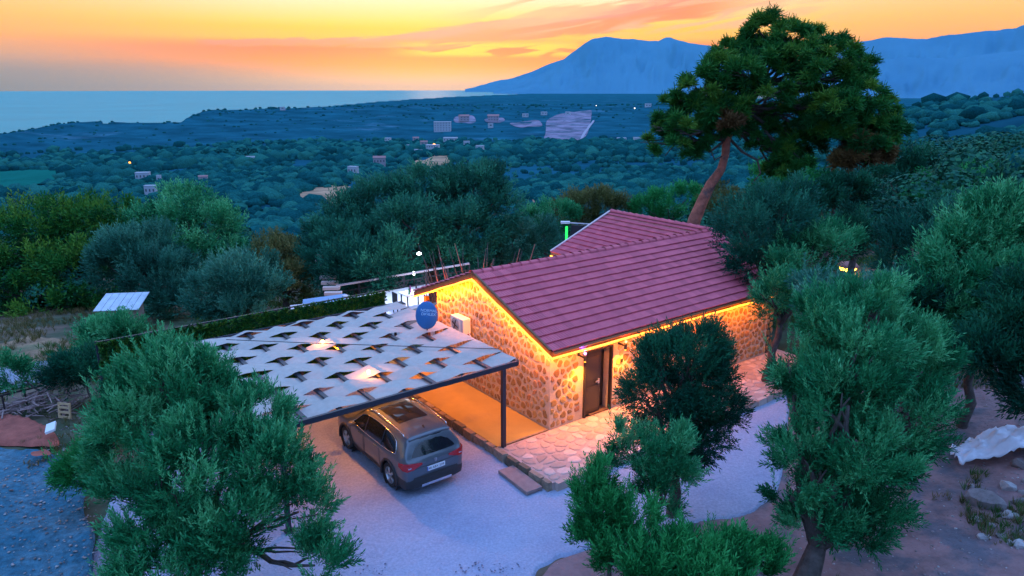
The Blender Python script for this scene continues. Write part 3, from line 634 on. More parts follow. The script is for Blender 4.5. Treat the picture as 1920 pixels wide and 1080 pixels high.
g = G(); g.tube([(-.14, V0 - .10, EZ - .10), (UE, V0 - .10, EZ - .10)], .05, 8); g.build('gutter', mat('copper_brown_gutter', (.30, .12, .05), .5), house)
def strip(pts, inward, pw):
    """LED rope: the glowing tube plus the light it throws down the wall"""
    g = G(); g.tube(pts, .028, 6); o = g.build('light_strip', M_led, house, True); a, b = Vector(pts[0]), Vector(pts[-1]); d = b - a
    n = max(1, round(d.length / 3.2))
    for i in range(n):
        ld = bpy.data.lights.new('strip_glow', 'AREA'); ld.shape = 'RECTANGLE'; ld.size = d.length / n * .96; ld.size_y = .03; ld.energy = pw * d.length / n; ld.color = (1, .22, .004)
        lo_ = bpy.data.objects.new('strip_glow', ld); COL.objects.link(lo_); lo_.parent = house; lo_.location = a + d * ((i + .5) / n) - Vector((0, 0, .03)) - Vector(inward) * .02
        zz = -(Vector(inward) * .3 + Vector((0, 0, -1))).normalized(); xx = d.normalized(); yy = zz.cross(xx).normalized(); zz = xx.cross(yy); lo_.rotation_euler = Matrix((xx, yy, zz)).transposed().to_euler()
    return o
rr_ = np.random.RandomState(8)
n_ = 26; PWS = 29
strip([(-.20 + (UE - .75 + .2) * i / n_, V0 - .19, EZ - .20 + rr_.uniform(-.012, .004)) for i in range(n_ + 1)], (0, 1, 0), PWS * .55)
strip([(-.24, V0 - .19 + (VM - V0 + .19) * i / 12, EZ - .23 + (RZ - EZ) * i / 12 + rr_.uniform(-.01, .01)) for i in range(13)], (1, 0, 0), PWS)
strip([(-.24, VM + (V1 - VM) * i / 12, RZ - .23 - (RZ - EZ) * i / 12 + rr_.uniform(-.01, .01)) for i in range(13)], (1, 0, 0), PWS)
strip([(.1 + 7.5 * i / 12, V1 + .14, EZ - .2) for i in range(13)], (0, 3, 0), PWS * .8)
strip([(WU0 - .08, 7.4 + (WV1 - 7.4) * i / 4, EZ - .2) for i in range(5)], (1, 0, 0), PWS)
for k in (3.3, 7.1, 8.6):
    g = G(); g.box((k, V0 - .17, EZ - .17), (.05, .06, .09)); g.build('strip_clip', M_wood, house)
# tiles
TW, TL = .30, (math.hypot(VM - V0, RZ - EZ)) / 12.2
def tile_geo(g, o, ex, ey, ez, r=None):
    """one interlocking tile with three rolls: ex across, ey up the slope, ez off the roof"""
    o = Vector(o); ex = Vector(ex); ey = Vector(ey); ez = Vector(ez); prof = [(0, .012), (.045, .040), (.09, .012), (.145, .040), (.19, .012), (.245, .042), (TW - .002, .012)]
    vs = []
    for yy, lift in ((-.03, .055), (TL + .005, .0)):
        for x, h in prof: vs.append(o + ex * x + ey * yy + ez * (h + lift))
    n = len(prof)
    for x, h in prof: vs.append(o + ex * x + ey * (-.025) + ez * (h - .012))
    g.add(vs, [(i, i + 1, n + i + 1, n + i) for i in range(n - 1)] + [(2 * n + i, 2 * n + i + 1, i + 1, i) for i in range(n - 1)])
def tile_field(o, ex, ey, ncol, nrow, keep, lim, order):
    exv = Vector(ex).normalized(); eyv = Vector(ey).normalized(); ezv = exv.cross(eyv).normalized()
    if ezv.z < 0: ezv = -ezv
    g = G(); tile_geo(g, (0, 0, 0), exv, eyv, ezv); me_ = g.mesh('roof_tile'); me_.materials.append(M_tile)
    items = [(c, w) for w in range(nrow) for c in range(ncol) if keep((c + .5) * TW, (w + .5) * TL)]; items.sort(key=lambda q: order(*q)); rest = G(); rr = np.random.RandomState(ncol)
    for k, (c, w) in enumerate(items):
        p = Vector(o) + exv * (c * TW) + eyv * (w * TL + rr.uniform(-.006, .006)) + ezv * rr.uniform(0, .006)
        if k < lim:
            ob = bpy.data.objects.new('roof_tile', me_); COL.objects.link(ob); ob.parent = roof; ob.location = p
        else: rest.cur = rr.rand(); tile_geo(rest, p, exv, eyv, ezv)
    if rest.v: tag(rest.build('roof_tile_rest', M_tile, roof), kind='stuff')
cS, sS = math.cos(SL), math.sin(SL)
tile_field((-.17, V0 - .06, EZ - .045), (1, 0, 0), (0, cS, sS), 41, 12, lambda x, y: x < 11.5 + y * .18, 255, lambda c, w: c * TW + w * TL * .5)
tile_field((WU0 - .03, WV1 + .01, EZ - .045), (0, -1, 0), (cS, 0, sS), 20, 12, lambda x, y: y / TL > (x - 6.0) * 3.0, 0, lambda c, w: 0)
tile_field((-.17, V1 + .06, EZ - .045), (1, 0, 0), (0, -cS, sS), 28, 12, lambda x, y: True, 0, lambda c, w: 0)
def ridge_run(a, b, n, lim=45):
    a = Vector(a); b = Vector(b); d = (b - a) / n; dn = d.normalized(); sx = dn.cross(Vector((0, 0, 1))).normalized(); up = sx.cross(dn)
    g = G(); vs = []
    for (t, s) in ((-.04, 1.18), (.05, 1.0), (d.length, .86)):
        for k in range(7):
            an = math.pi * k / 6; vs.append(dn * t + sx * (math.cos(an) * .13 * s) + up * (math.sin(an) * .105 * s - .045))
    g.add(vs, [(i * 7 + k, i * 7 + k + 1, (i + 1) * 7 + k + 1, (i + 1) * 7 + k) for i in range(2) for k in range(6)]); me_ = g.mesh('ridge_tile'); me_.materials.append(M_tile)
    for i in range(n):
        ob = bpy.data.objects.new('ridge_tile', me_); COL.objects.link(ob); ob.parent = roof; ob.location = a + d * i + Vector((0, 0, RND.uniform(0, .01)))
ridge_run((-.2, VM, RZ + .0), (UR, VM, RZ + .0), 31); ridge_run((UR, WV1 + .02, RZ + .0), (UR, VM, RZ + .0), 15)
g = G(); g.bar((WU0 - .02, WV1 + .06, EZ + .02), (UR, WV1 + .06, RZ + .03), .09, .05); g.build('verge_trim', mat('pale_verge_metal', (.6, .5, .5), .5), roof)
g = G(); g.bar((-.20, V0 - .02, EZ + .0), (-.20, VM, RZ + .02), .07, .05); g.build('verge_trim', M_wood, roof)
# bracket pole under the eave
g = G(); g.tube([(5.75, -.12, EZ - .2), (5.75, -.14, 2.0), (5.68, -.1, 1.8)], .03, 6); g.build('downpipe', M_black, house)
# ---- wall lamps by the door
def wall_lamp(u, label, glow, down, pw, pwd):
    t = hthing('wall_lamp', label, 'lamp', u, -.33, 2.16, 0)
    g = G(); g.lathe((0, 0, 0), [(.001, .10), (.045, .10), (.05, .04), (.045, -.09), (.06, -.11), (.05, -.115)], 12); g.build('lamp_body', M_black, t, True)
    g = G(); g.box((0, .17, 0), (.05, .30, .05)); g.build('bracket', M_black, t)
    g = G(); g.lathe((0, 0, -.10), [(.001, -.045), (.03, -.035), (.042, 0)], 10); g.build('lens', mat('lamp_lens_' + label[:6].replace(' ', '_'), (.9, .6, .3), .4, emit=down, estr=8), t)
    g = G(); g.lathe((0, 0, .10), [(.03, 0), (.045, .03), (.03, .06), (.001, .065)], 10); g.build('top_lens', mat('lamp_top_' + label[:6].replace(' ', '_'), (.5, .4, .9), .4, emit=glow, estr=3.2), t)
    for z, c, e, nm in ((.22, glow, pw, 'lamp_glow'), (-.22, down, pwd, 'lamp_downlight')):
        ld = bpy.data.lights.new(nm, 'SPOT'); ld.energy = e; ld.color = c; ld.shadow_soft_size = .04; ld.spot_size = R(120); ld.spot_blend = .6
        lo_ = bpy.data.objects.new(nm, ld); COL.objects.link(lo_); lo_.parent = t; lo_.location = (0, -.02, z * .7); lo_.rotation_euler = (0 if z < 0 else math.pi, 0, 0)
wall_lamp(1.08, 'blue violet glowing wall lamp at the left of the dark door', (.12, .07, 1.0), (1, .30, .01), 30, 170)
wall_lamp(2.80, 'red glowing wall lamp at the right of the dark door', (1.0, .05, .03), (1, .30, .01), 20, 170)
g = G(); g.box((0, 0, 0), (.07, .04, .10)); sw = g.build('switch_box', M_black); sw.location = HW(2.95, -.05, 1.55); sw.rotation_euler = (0, 0, TH); tag(sw, 'small black switch box on the stone wall right of the door', 'switch box')
# ---- air conditioner on the gable wall: faces towards -u
ac = hthing('air_conditioner', 'white air conditioner outdoor unit mounted high on the stone gable wall', 'air conditioner', -.24, 4.45, 2.22, 0)
M_white = mat('white_enamel', (.75, .74, .72), .4)
g = G(); g.box((0, 0, 0), (.30, .78, .54)); o = g.build('casing', M_white, ac); bv = o.modifiers.new('b', 'BEVEL'); bv.width = .015; bv.segments = 2
g = G(); g.lathe((-.152, .10, 0), [(.001, 0), (.21, 0), (.23, -.008), (.235, .002)], 24, 'X'); g.build('fan_guard', mat('fan_grey', (.25, .27, .32), .5), ac)
for k in range(5):
    g = G(); g.lathe((-.163, .10, 0), [(.04 + k * .043, 0), (.045 + k * .043, -.004), (.05 + k * .043, 0)], 24, 'X'); g.build('guard_ring', M_white, ac)
for k in range(4):
    a = k * math.pi / 2 + .4; g = G(); g.bar((-.156, .10, 0), (-.156, .10 + .19 * math.cos(a), .19 * math.sin(a)), .07, .012); g.build('fan_blade', M_black, ac)
g = G(); g.box((-.153, -.31, 0), (.01, .14, .48)); g.build('side_panel', mat('ac_panel_grey', (.42, .45, .55), .5), ac)
for s in (-.28, .28):
    g = G(); g.box((.06, s, -.29), (.36, .03, .03)); g.box((.22, s, -.38), (.03, .03, .2)); g.build('bracket', M_black, ac)
g = G(); g.tube([(.05, -.42, -.15), (.05, -.50, -.3), (.10, -.52, -.6), (.17, -.45, -.8), (.18, -.5, -1.3)], .022, 6); g.build('pipe', M_white, ac)
# ================================================================== CARPORT
cp = hthing('carport', 'flat carport of white cloth strips woven over dark steel beams', 'carport', 0, 0, 0)
CZ = 2.45; CU0, CU1, CV0, CV1 = -8.35, -1.25, 0.0, 7.1
M_steelb = mat('navy_steel', (.02, .028, .045), .4, spec=.5)
M_cloth = mat('white_shade_cloth', (.36, .40, .40), .85, nscale=6, namp=.10, trans=.13, bump=.02, bscale=5, tints=[(0, (.40, .40, .37)), (1, (.47, .46, .42))])
for a, b in (((CU0, CV0 - .04, CZ), (CU1, CV0 - .04, CZ)), ((CU0, CV1 + .04, CZ), (CU1, CV1 + .04, CZ)), ((CU0 - .04, CV0, CZ), (CU0 - .04, CV1, CZ)), ((CU1 + .04, CV0, CZ), (CU1 + .04, CV1, CZ))):
    g = G(); g.bar(a, b, .08, .14); g.build('edge_beam', M_steelb, cp)
beams = [-7.43 + .885 * i for i in range(7)]
for ub in beams:
    g = G(); g.bar((ub, CV0 + .002, CZ + .0), (ub, CV1 - .002, CZ + .0), .11, .06); g.build('beam', M_steelb, cp)
for pu, pv_ in ((-1.75, -.04), (-8.1, -.04), (-1.75, CV1), (-8.1, CV1), (-4.9, CV1)):
    g = G(); g.box((pu, pv_, (CZ - .07 + GZ - .05) / 2), (.11, .11, CZ - .07 - GZ + .05)); p_ = g.build('post', M_steelb, cp); g = G(); g.box((pu, pv_, GZ + .02), (.22, .22, .02)); g.build('base_plate', M_steelb, p_)
SW_ = 7.1 / 10.3; rr = np.random.RandomState(6)
ends = [CU0 - .02] + beams + [CU1 + .02]
for j in range(11):
    vc = .40 + .69 * j - .0; hw = .36
    v0_, v1_ = max(CV0 - .02, vc - hw), min(CV1 + .03, vc + hw)
    if v1_ - v0_ < .1: continue
    us = np.linspace(CU0 - .03, CU1 + .03, 66); vv = np.linspace(v0_, v1_, 7); V = []; sag = rr.uniform(.6, 1.2)
    for u_ in us:
        # height: over the beam (+) or under (-), alternating
        k = (u_ - beams[0]) / .885; ki = math.floor(k); fr_ = k - ki
        def hgt(i):
            if i < 0 or i > 6: return .085
            return (.085 if (i + j) % 2 else -.085)
        h = hgt(ki) * (1 - fr_) + hgt(ki + 1) * fr_
        if abs(k - round(k)) < .10: h = hgt(round(k)) * .96
        for n_v, v_ in enumerate(vv):
            w_ = .010 * math.sin(u_ * 9 + j * 2 + v_ * 5) * sag + .012 * math.sin(v_ * 30 + u_ * 2.0 + j) * (1 - abs(2 * fr_ - 1)) ; pinch = 1 - .10 * (1 - abs(2 * fr_ - 1)) * .0
            e = 1 - .05 * (1 if h > 0 else .6)
            V.append((u_, vc + (v_ - vc) * e, CZ + .02 + h + w_ + .004 * (j % 2)))
    idx = np.arange(len(us) * 7).reshape(len(us), 7); Fq = np.stack([idx[:-1, :-1], idx[1:, :-1], idx[1:, 1:], idx[:-1, 1:]], -1).reshape(-1, 4)
    link('cloth_strip', npmesh('cloth_strip', V, Fq, np.full(len(V), rr.rand()), True), M_cloth, cp)
# bulbs
M_bulb = mat('hot_bulb', (1, .8, .5), .4, emit=(1.0, .5, .10), estr=12)
def bulb(u, v, label, pw):
    t = hthing('hanging_bulb', label, 'light bulb', u, v, CZ + .10)
    g = G(); g.lathe((0, 0, 0), [(.001, .07), (.035, .06), (.05, .02), (.04, -.03), (.018, -.06)], 12); g.build('bulb', M_bulb, t, True)
    g = G(); g.lathe((0, 0, 0), [(.018, -.06), (.024, -.065), (.024, -.12), (.001, -.125)], 10); g.build('socket', M_black, t)
    g = G(); g.bar((0, 0, -.10), (.24, 0, -.10), .02, .02); g.build('bracket', M_black, t)
    for nm, zz, e in (('bulb_light', -.36, pw), ('bulb_uplight', .10, 2.2)):
        ld = bpy.data.lights.new(nm, 'POINT'); ld.energy = e; ld.color = (1, .27, .012); ld.shadow_soft_size = .05; lo_ = bpy.data.objects.new(nm, ld); COL.objects.link(lo_); lo_.parent = t; lo_.location = (0, -.02, zz)
bulb(-5.06, 4.66, 'bright bare bulb glowing in a gap of the far middle of the cloth carport', 90)
bulb(-5.04, 1.62, 'bare bulb glowing in a gap of the cloth over the parked car', 105)
# satellite dish: faces away; its round back with printed words is towards the camera
M_dish = mat('blue_dish_paint', (.01, .13, .36), .5, nscale=3, namp=.1)
ds = hthing('satellite_dish', 'blue satellite dish on a short mast standing on the carport roof', 'satellite dish', -1.97, 3.72, CZ + .1)
g = G(); g.tube([(0, 0, -.14), (0, 0, .22)], .022, 8); g.build('mast', M_steelb, ds)
dv = empty('dish_head', (0, 0, .50), 0, ds); 
fc = Vector((C0[0], C0[1], 0)); camdir = Vector((0, 0, CAMH)) - Vector(HW(-1.97, 3.72, 3.0)); az_l = math.atan2(camdir.y, camdir.x) - TH
dv.rotation_euler = (R(-6), 0, az_l + math.pi / 2)      # local -Y towards the yard
nr = 8; vs = []; fs = []
for i in range(nr + 1):
    for k in range(28):
        a = 2 * math.pi * k / 28; rr0 = .40 * i / nr; vs.append((rr0 * math.cos(a) * .86, -.09 * (1 - (i / nr) ** 2), rr0 * math.sin(a) * 1.12))
for i in range(nr):
    for k in range(28): k2 = (k + 1) % 28; fs.append((i * 28 + k, i * 28 + k2, (i + 1) * 28 + k2, (i + 1) * 28 + k))
g = G(); g.add(vs, fs); o = g.build('reflector', M_dish, dv, True); md = o.modifiers.new('s', 'SOLIDIFY'); md.thickness = .012
g = G(); g.tube([(0, 0, -.40), (.0, .25, -.42), (0, .45, -.15)], .012, 6); g.box((0, .46, -.12), (.07, .1, .07)); g.build('receiver_arm', M_steelb, dv)
def text(body, size, m, parent, loc, rot, name='lettering', extrude=.001):
    cu = bpy.data.curves.new(name, 'FONT'); cu.body = body; cu.size = size; cu.extrude = extrude; cu.align_x = 'CENTER'; cu.align_y = 'CENTER'; cu.materials.append(m)
    o = bpy.data.objects.new(name, cu); COL.objects.link(o); o.parent = parent; o.location = loc; o.rotation_euler = rot; return o
M_ltr = mat('pale_blue_print', (.45, .7, .9), .6)
text('NORMAL', .125, M_ltr, dv, (.07, -.094, .16), (R(90), R(6), 0)); text('DIGILEX', .125, M_ltr, dv, (.06, -.100, .045), (R(90), R(6), 0))
# cable from the house over the carport
t = thing('cable', 'thin dark cable strung from the stone gable across the carport roof', 'cable')
def sagline(a, b, n, sag): return [Vector(a).lerp(Vector(b), i / n) - Vector((0, 0, sag * 4 * (i / n) * (1 - i / n))) for i in range(n + 1)]
pa = Vector(HW(-.3, 1.7, 2.95)); pb = Vector(HW(-1.25, .9, CZ + .15)); pc = Vector(HW(-7.4, 6.3, CZ + .22))
g = G(); g.tube(sagline(pa, pb, 8, .12), .013, 5); g.tube(sagline(pb, pc, 16, .02), .012, 5); g.build('wire', M_black, t)
# ================================================================== TREES
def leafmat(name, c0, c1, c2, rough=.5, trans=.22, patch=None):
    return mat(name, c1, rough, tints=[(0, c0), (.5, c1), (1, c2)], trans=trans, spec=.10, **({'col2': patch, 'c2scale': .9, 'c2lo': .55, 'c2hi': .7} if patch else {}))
ML_olive = leafmat('olive_leaves', (.006, .10, .04), (.022, .25, .095), (.12, .50, .21))
ML_green = leafmat('fresh_green_leaves', (.008, .12, .035), (.018, .23, .06), (.05, .38, .11))
ML_grey = leafmat('grey_olive_leaves', (.012, .08, .055), (.03, .18, .12), (.10, .34, .22))
ML_dark = leafmat('dark_leaves', (.004, .055, .035), (.008, .10, .055), (.022, .18, .08))
ML_pine = leafmat('pine_needles', (.006, .07, .020), (.02, .16, .03), (.11, .25, .03), trans=.1)
ML_brown = leafmat('browned_needles', (.07, .04, .02), (.13, .075, .03), (.18, .12, .04), trans=.1)
ML_ochre = leafmat('ochre_leaves', (.05, .07, .02), (.11, .13, .04), (.18, .19, .07))
ML_dusk = leafmat('dusky_olive_leaves', (.006, .06, .042), (.013, .13, .08), (.04, .25, .14))
M_obark = mat('olive_bark', (.07, .06, .055), .95, nscale=7, namp=.5, bump=.03, bscale=12)
M_pbark = mat('pine_bark', (.36, .12, .085), .9, nscale=4, namp=.5, bump=.05, bscale=9, col2=(.12, .08, .075), c2scale=1.2, c2lo=.5, c2hi=.62)
def twig(nl, length, leaf, width, seed, spread=50, droop=0.0, up_=0):
    """a shoot along +Z with nl narrow leaves; (nl,4,3)"""
    r = np.random.RandomState(seed); out = []
    for i in range(nl):
        t = (i + .3) / nl; p = np.array([0, 0, t * length]); a = i * 2.4 + r.uniform(-.3, .3); sp = math.radians(spread * (1.1 - .6 * t) + r.uniform(-12, 12))
        d = np.array([math.cos(a) * math.sin(sp), math.sin(a) * math.sin(sp), math.cos(sp)]); s = np.cross(d, [r.normal(), r.normal(), r.normal()]); s /= np.linalg.norm(s)
        l = leaf * r.uniform(.7, 1.2); w = width * r.uniform(.8, 1.2)
        out.append([p, p + d * l * .5 + s * w / 2, p + d * l, p + d * l * .5 - s * w / 2])
    return np.array(out)
def tuft(nl, leaf, width, seed):
    r = np.random.RandomState(seed); out = []
    for i in range(nl):
        d = r.normal(0, 1, 3); d[2] = abs(d[2]) * 1.0 - .15; d /= np.linalg.norm(d); s = np.cross(d, r.normal(0, 1, 3)); s /= np.linalg.norm(s); l = leaf * r.uniform(.7, 1.15)
        p = d * leaf * .08; out.append([p - s * width / 2, p + s * width / 2, d * l + s * width * .35, d * l - s * width * .35])
    return np.array(out)
def scatter(P, Dn, T, sc_, r, tint):
    """place the leaf template T at points P pointing along Dn"""
    n = len(P); z = Dn / np.linalg.norm(Dn, axis=1)[:, None]; a = r.normal(0, 1, (n, 3)); x = np.cross(z, a); x /= np.linalg.norm(x, axis=1)[:, None] + 1e-9; y = np.cross(z, x)
    M = np.stack([x, y, z], 2); V = np.einsum('nij,kj->nki', M, T.reshape(-1, 3)) * sc_[:, None, None] + P[:, None, :]
    k = T.shape[0]; tt = np.repeat(tint, k * 4) + np.repeat(r.uniform(-.18, .18, n * k), 4)
    return V.reshape(-1, 3), np.clip(tt, 0.01, .99)
CLK = 1.45
def lobe_points(lobes, n, r, shell=.62, clump=.30, per=46):
    """leaf positions in uneven clumps near the surface of overlapping lobes; lobes (cx,cy,cz,rx,ry,rz)"""
    Lb = np.array(lobes, float); wgt = (Lb[:, 3] * Lb[:, 4] + Lb[:, 3] * Lb[:, 5] + Lb[:, 4] * Lb[:, 5]); wgt /= wgt.sum()
    nc = max(16, int(n / per)); k = r.choice(len(Lb), nc, p=wgt); d = r.normal(0, 1, (nc, 3)); d[:, 2] += .25; d /= np.linalg.norm(d, axis=1)[:, None]
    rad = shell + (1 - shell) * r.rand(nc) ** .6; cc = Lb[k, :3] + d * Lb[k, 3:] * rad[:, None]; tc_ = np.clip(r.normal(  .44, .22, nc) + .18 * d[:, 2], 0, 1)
    # thin out clumps buried in other lobes
    q = ((cc[:, None, :] - Lb[None, :, :3]) / Lb[None, :, 3:]); inn = (np.sqrt((q ** 2).sum(2)) < .55).any(1); keep = ~inn | (r.rand(nc) < .25); cc = cc[keep]; d = d[keep]; tc_ = tc_[keep]; k = k[keep]
    m = len(cc); csz = CLK * clump * r.uniform(.5, 1.4, m) * Lb[k, 3:].mean(1); idx = r.randint(0, m, n); off = r.normal(0, 1, (n, 3)); off /= np.linalg.norm(off, axis=1)[:, None]; off *= (r.rand(n) ** .45)[:, None]
    P = cc[idx] + off * csz[idx][:, None] * np.array([1, 1, .8]); out = d[idx] * .7 + off * .6
    return P, out, np.clip(tc_[idx] + .12 * off[:, 2], 0, 1), idx
def W(px, py, Yd): return Vector(aty(px, py, Yd))
def limb(a, b, r, wob=.1, n=6):
    a = Vector(a); b = Vector(b); L_ = (b - a).length; pts = []
    for i in range(n + 1):
        t = i / n; p = a.lerp(b, t) + Vector((r.uniform(-1, 1), r.uniform(-1, 1), r.uniform(-.3, .8))) * wob * L_ * math.sin(math.pi * t) * .6; pts.append(p)
    return pts
TW_near = [twig(14, .32, .10, .025, s, 44) for s in range(3)]
def tree(name, label, cat, lobes_px, base, leafm, n, tmpl, up=.45, seed=1, barkm=None, tr=.16, scale=1.0, clump=.30, shell=.62, limbs=True, group=None, branches=0, jut=0.0):
    """lobes_px: (px, py, half width px, half height px, distance) places each lobe of the crown; base: trunk foot (x,y,z)"""
    r = np.random.RandomState(seed); b = Vector(base); t = thing(name, label, cat, b, 0, group); lobes = []
    for px, py, rx, ry, Yd in lobes_px:
        c = W(px, py, Yd); s = Yd / (F * math.cos(PITCH)) ; s *= .9; lobes.append((c.x - b.x, c.y - b.y, c.z - b.z, rx * s, (rx * .55 + ry * .35) * s, ry * s))
    P, D_, tt, idx = lobe_points(lobes, n, r, shell, clump)
    D_ = D_ / np.linalg.norm(D_, axis=1)[:, None] * (1 - up) + np.array([0, 0, 1.0]) * up + r.normal(0, .18, D_.shape)
    Vs, Ts = [], []
    sel = r.randint(0, len(tmpl), len(P))
    for k, T in enumerate(tmpl):
        q = sel == k
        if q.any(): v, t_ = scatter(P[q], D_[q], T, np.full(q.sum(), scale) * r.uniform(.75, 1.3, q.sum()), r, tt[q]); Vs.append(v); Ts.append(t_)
    if jut:      # long shoots that break the outline
        Lb = np.array(lobes); m = int(n * jut); k = r.randint(0, len(Lb), m); d = r.normal(0, 1, (m, 3)); d[:, 2] = np.abs(d[:, 2]) * .9 + .1; d /= np.linalg.norm(d, axis=1)[:, None]
        p0 = Lb[k, :3] + d * Lb[k, 3:] * .98
        for st_ in (0, .16, .32):
            dd_ = d * .5 + np.array([0, 0, .8]); dd_ /= np.linalg.norm(dd_, axis=1)[:, None]
            v, t_ = scatter(p0 + dd_ * st_ * scale, dd_ + r.normal(0, .08, d.shape), tmpl[0], np.full(m, scale * .9), r, np.clip(r.normal(.7, .15, m), 0, 1)); Vs.append(v); Ts.append(t_)
    V = np.concatenate(Vs); T_ = np.concatenate(Ts)
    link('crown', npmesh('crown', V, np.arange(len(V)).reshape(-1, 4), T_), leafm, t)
    g = G(); Lc = sorted(lobes, key=lambda q: q[2]); low = min(q[2] - q[5] * .4 for q in lobes); mean = Vector((sum(q[0] for q in lobes) / len(lobes), sum(q[1] for q in lobes) / len(lobes), 0))
    fork = Vector((mean.x * .35, mean.y * .35, max(.3, low * .8))); tp = limb((0, 0, -.4), fork, r, .08, 5)
    g.tube(tp, list(np.linspace(tr * 1.3, tr * .66, 6)), 9)
    for q in lobes:
        c = Vector(q[:3]); pts = limb(fork, c, r, .10, 6); g.tube(pts, list(np.linspace(tr * .7, tr * .14, 7)), 7)
        for s in range(branches):
            d = Vector(r.normal(0, 1, 3)); d.normalize(); d.z = abs(d.z) * .6; e = c + Vector((d.x * q[3], d.y * q[4], d.z * q[5])) * .85; st_ = pts[3 + s % 3]; g.tube(limb(st_, e, r, .12, 5), list(np.linspace(tr * .22, tr * .05, 6)), 5)
    g.build('trunk', barkm or M_obark, t, True)
    return t
def foot(px, py, z=GZ): p = atz(px, py, z); return (p[0], p[1], float(hz(p[0], p[1])[0]))
def footY(px, Yd): x = (px - 960) / F * Yd / math.cos(PITCH) ; return (x * 1.0, Yd, hz1(x, Yd))
# ---- the near olives
tree('olive_tree', 'large many-stemmed olive in the left foreground, before the corner of the cloth carport', 'olive tree',
     [(335, 740, 105, 78, 13.6), (255, 805, 80, 75, 13.2), (225, 745, 45, 40, 13.8), (460, 800, 85, 68, 13.4), (375, 715, 55, 42, 13.8), (300, 690, 55, 40, 14.0), (380, 830, 90, 60, 12.6), (500, 880, 90, 70, 12.6), (560, 960, 65, 70, 12.2), (450, 990, 110, 80, 11.8), (310, 1010, 110, 80, 11.9), (245, 930, 55, 55, 12.6), (330, 1075, 150, 50, 11.3), (340, 900, 110, 70, 12.0), (590, 1060, 70, 50, 11.6), (225, 865, 60, 50, 13.4)],
     (-6.4, 12.6, GZ), ML_olive, 11500, TW_near, .5, 3, tr=.15, scale=.95, branches=5, jut=.018, clump=.26, shell=.55)
tree('olive_tree', 'dark round olive standing before the house front, right of the door', 'olive tree',
     [(1280, 700, 88, 75, 16.2), (1230, 740, 58, 62, 16.0), (1325, 745, 58, 65, 16.2), (1275, 800, 80, 60, 15.8), (1300, 655, 60, 42, 16.4), (1340, 820, 38, 42, 15.9), (1290, 850, 40, 38, 15.8), (1240, 680, 45, 40, 16.3)],
     (3.95, 15.9, GZ), ML_dark, 4600, TW_near, .35, 5, tr=.15, scale=.95, branches=4, jut=.012)
tree('olive_shrub', 'open young olive with pale shoots in front of the flagstone patio', 'olive shrub',
     [(1225, 850, 62, 48, 14.2), (1180, 850, 40, 40, 14.2), (1260, 880, 36, 50, 14.2), (1240, 930, 45, 45, 14.0), (1165, 825, 30, 25, 14.3), (1265, 840, 28, 28, 14.3)],
     (3.2, 13.9, GZ), ML_olive, 1500, TW_near, .55, 7, tr=.06, scale=.9, branches=4, jut=.03, clump=.36)
tree('olive_shrub', 'bushy green olive shrub at the near edge of the gravel, under the open young one', 'olive shrub',
     [(1130, 970, 48, 48, 12.6), (1185, 980, 48, 50, 12.6), (1110, 1020, 40, 45, 12.4), (1160, 1040, 60, 45, 12.2), (1105, 920, 22, 32, 12.8), (1130, 900, 20, 24, 12.9)],
     (1.95, 12.3, GZ), ML_green, 2300, TW_near, .6, 9, tr=.07, scale=.9, branches=3, jut=.03)
tree('green_shrub', 'bright green leafy shrub filling the bottom edge right of the gravel', 'shrub',
     [(1240, 1050, 50, 42, 11.6), (1300, 1045, 55, 36, 11.6), (1360, 1050, 55, 36, 11.6), (1425, 1060, 45, 32, 11.6), (1200, 1080, 45, 40, 11.2), (1320, 1090, 110, 40, 11.2)],
     (3.4, 11.4, GZ), ML_green, 2900, TW_near, .7, 11, tr=.06, scale=1.0, branches=2, jut=.02)
tree('olive_tree', 'tall dense olive in the right foreground with a stout dark trunk at the bottom edge', 'olive tree',
     [(1600, 620, 105, 70, 15.0), (1545, 600, 60, 50, 15.0), (1700, 680, 85, 75, 15.0), (1590, 720, 110, 80, 14.5), (1690, 800, 95, 85, 14.2), (1560, 830, 100, 85, 14.0), (1500, 840, 50, 60, 13.9), (1620, 890, 110, 75, 13.8), (1580, 940, 70, 50, 13.6), (1590, 760, 95, 80, 13.4), (1630, 860, 100, 75, 13.2), (1520, 880, 60, 60, 13.3), (1600, 670, 95, 70, 14.0), (1560, 965, 95, 50, 13.4), (1530, 990, 62, 42, 13.0), (1605, 995, 62, 40, 13.0), (1485, 930, 42, 45, 13.4), (1640, 960, 70, 45, 13.4), (1640, 570, 60, 40, 15.2), (1480, 690, 40, 45, 14.6), (1740, 740, 45, 50, 14.8)],
     (5.95, 12.7, GZ), ML_olive, 12500, TW_near, .5, 13, tr=.27, scale=.95, branches=3, jut=.012, clump=.24)
# ---- olives behind and beside the house
TW_mid = [twig(9, .42, .15, .036, 30 + s, 45) for s in range(3)]
TW_far = [twig(7, .60, .26, .075, 40 + s, 50) for s in range(3)]
def mid(label, lobes, base, m, n, seed, cat='olive tree', name='olive_tree', tr=.2, scale=1.0, tm=TW_mid, up=.45, clump=.28, group=None, jut=.012, branches=1, barkm=None):
    return tree(name, label, cat, lobes, base, m, n, tm, up, seed, tr=tr, scale=scale, clump=clump, group=group, jut=jut, branches=branches, barkm=barkm)
mid('round blue green olive covering the right end of the tiled roof', [(1440, 420, 82, 60, 27), (1400, 450, 48, 50, 26.5), (1475, 385, 50, 40, 27.5), (1420, 490, 50, 35, 26.5), (1380, 410, 35, 35, 27)], footY(1450, 27), ML_dusk, 2600, 21)
mid('olive with its lower boughs lit orange at the far end of the stone wall', [(1520, 480, 68, 55, 25.5), (1480, 520, 48, 45, 25), (1447, 560, 34, 48, 23.6), (1500, 570, 40, 35, 24), (1560, 460, 40, 40, 26)], (8.9, 23.8, 0.0), ML_olive, 2600, 22, tr=.15)
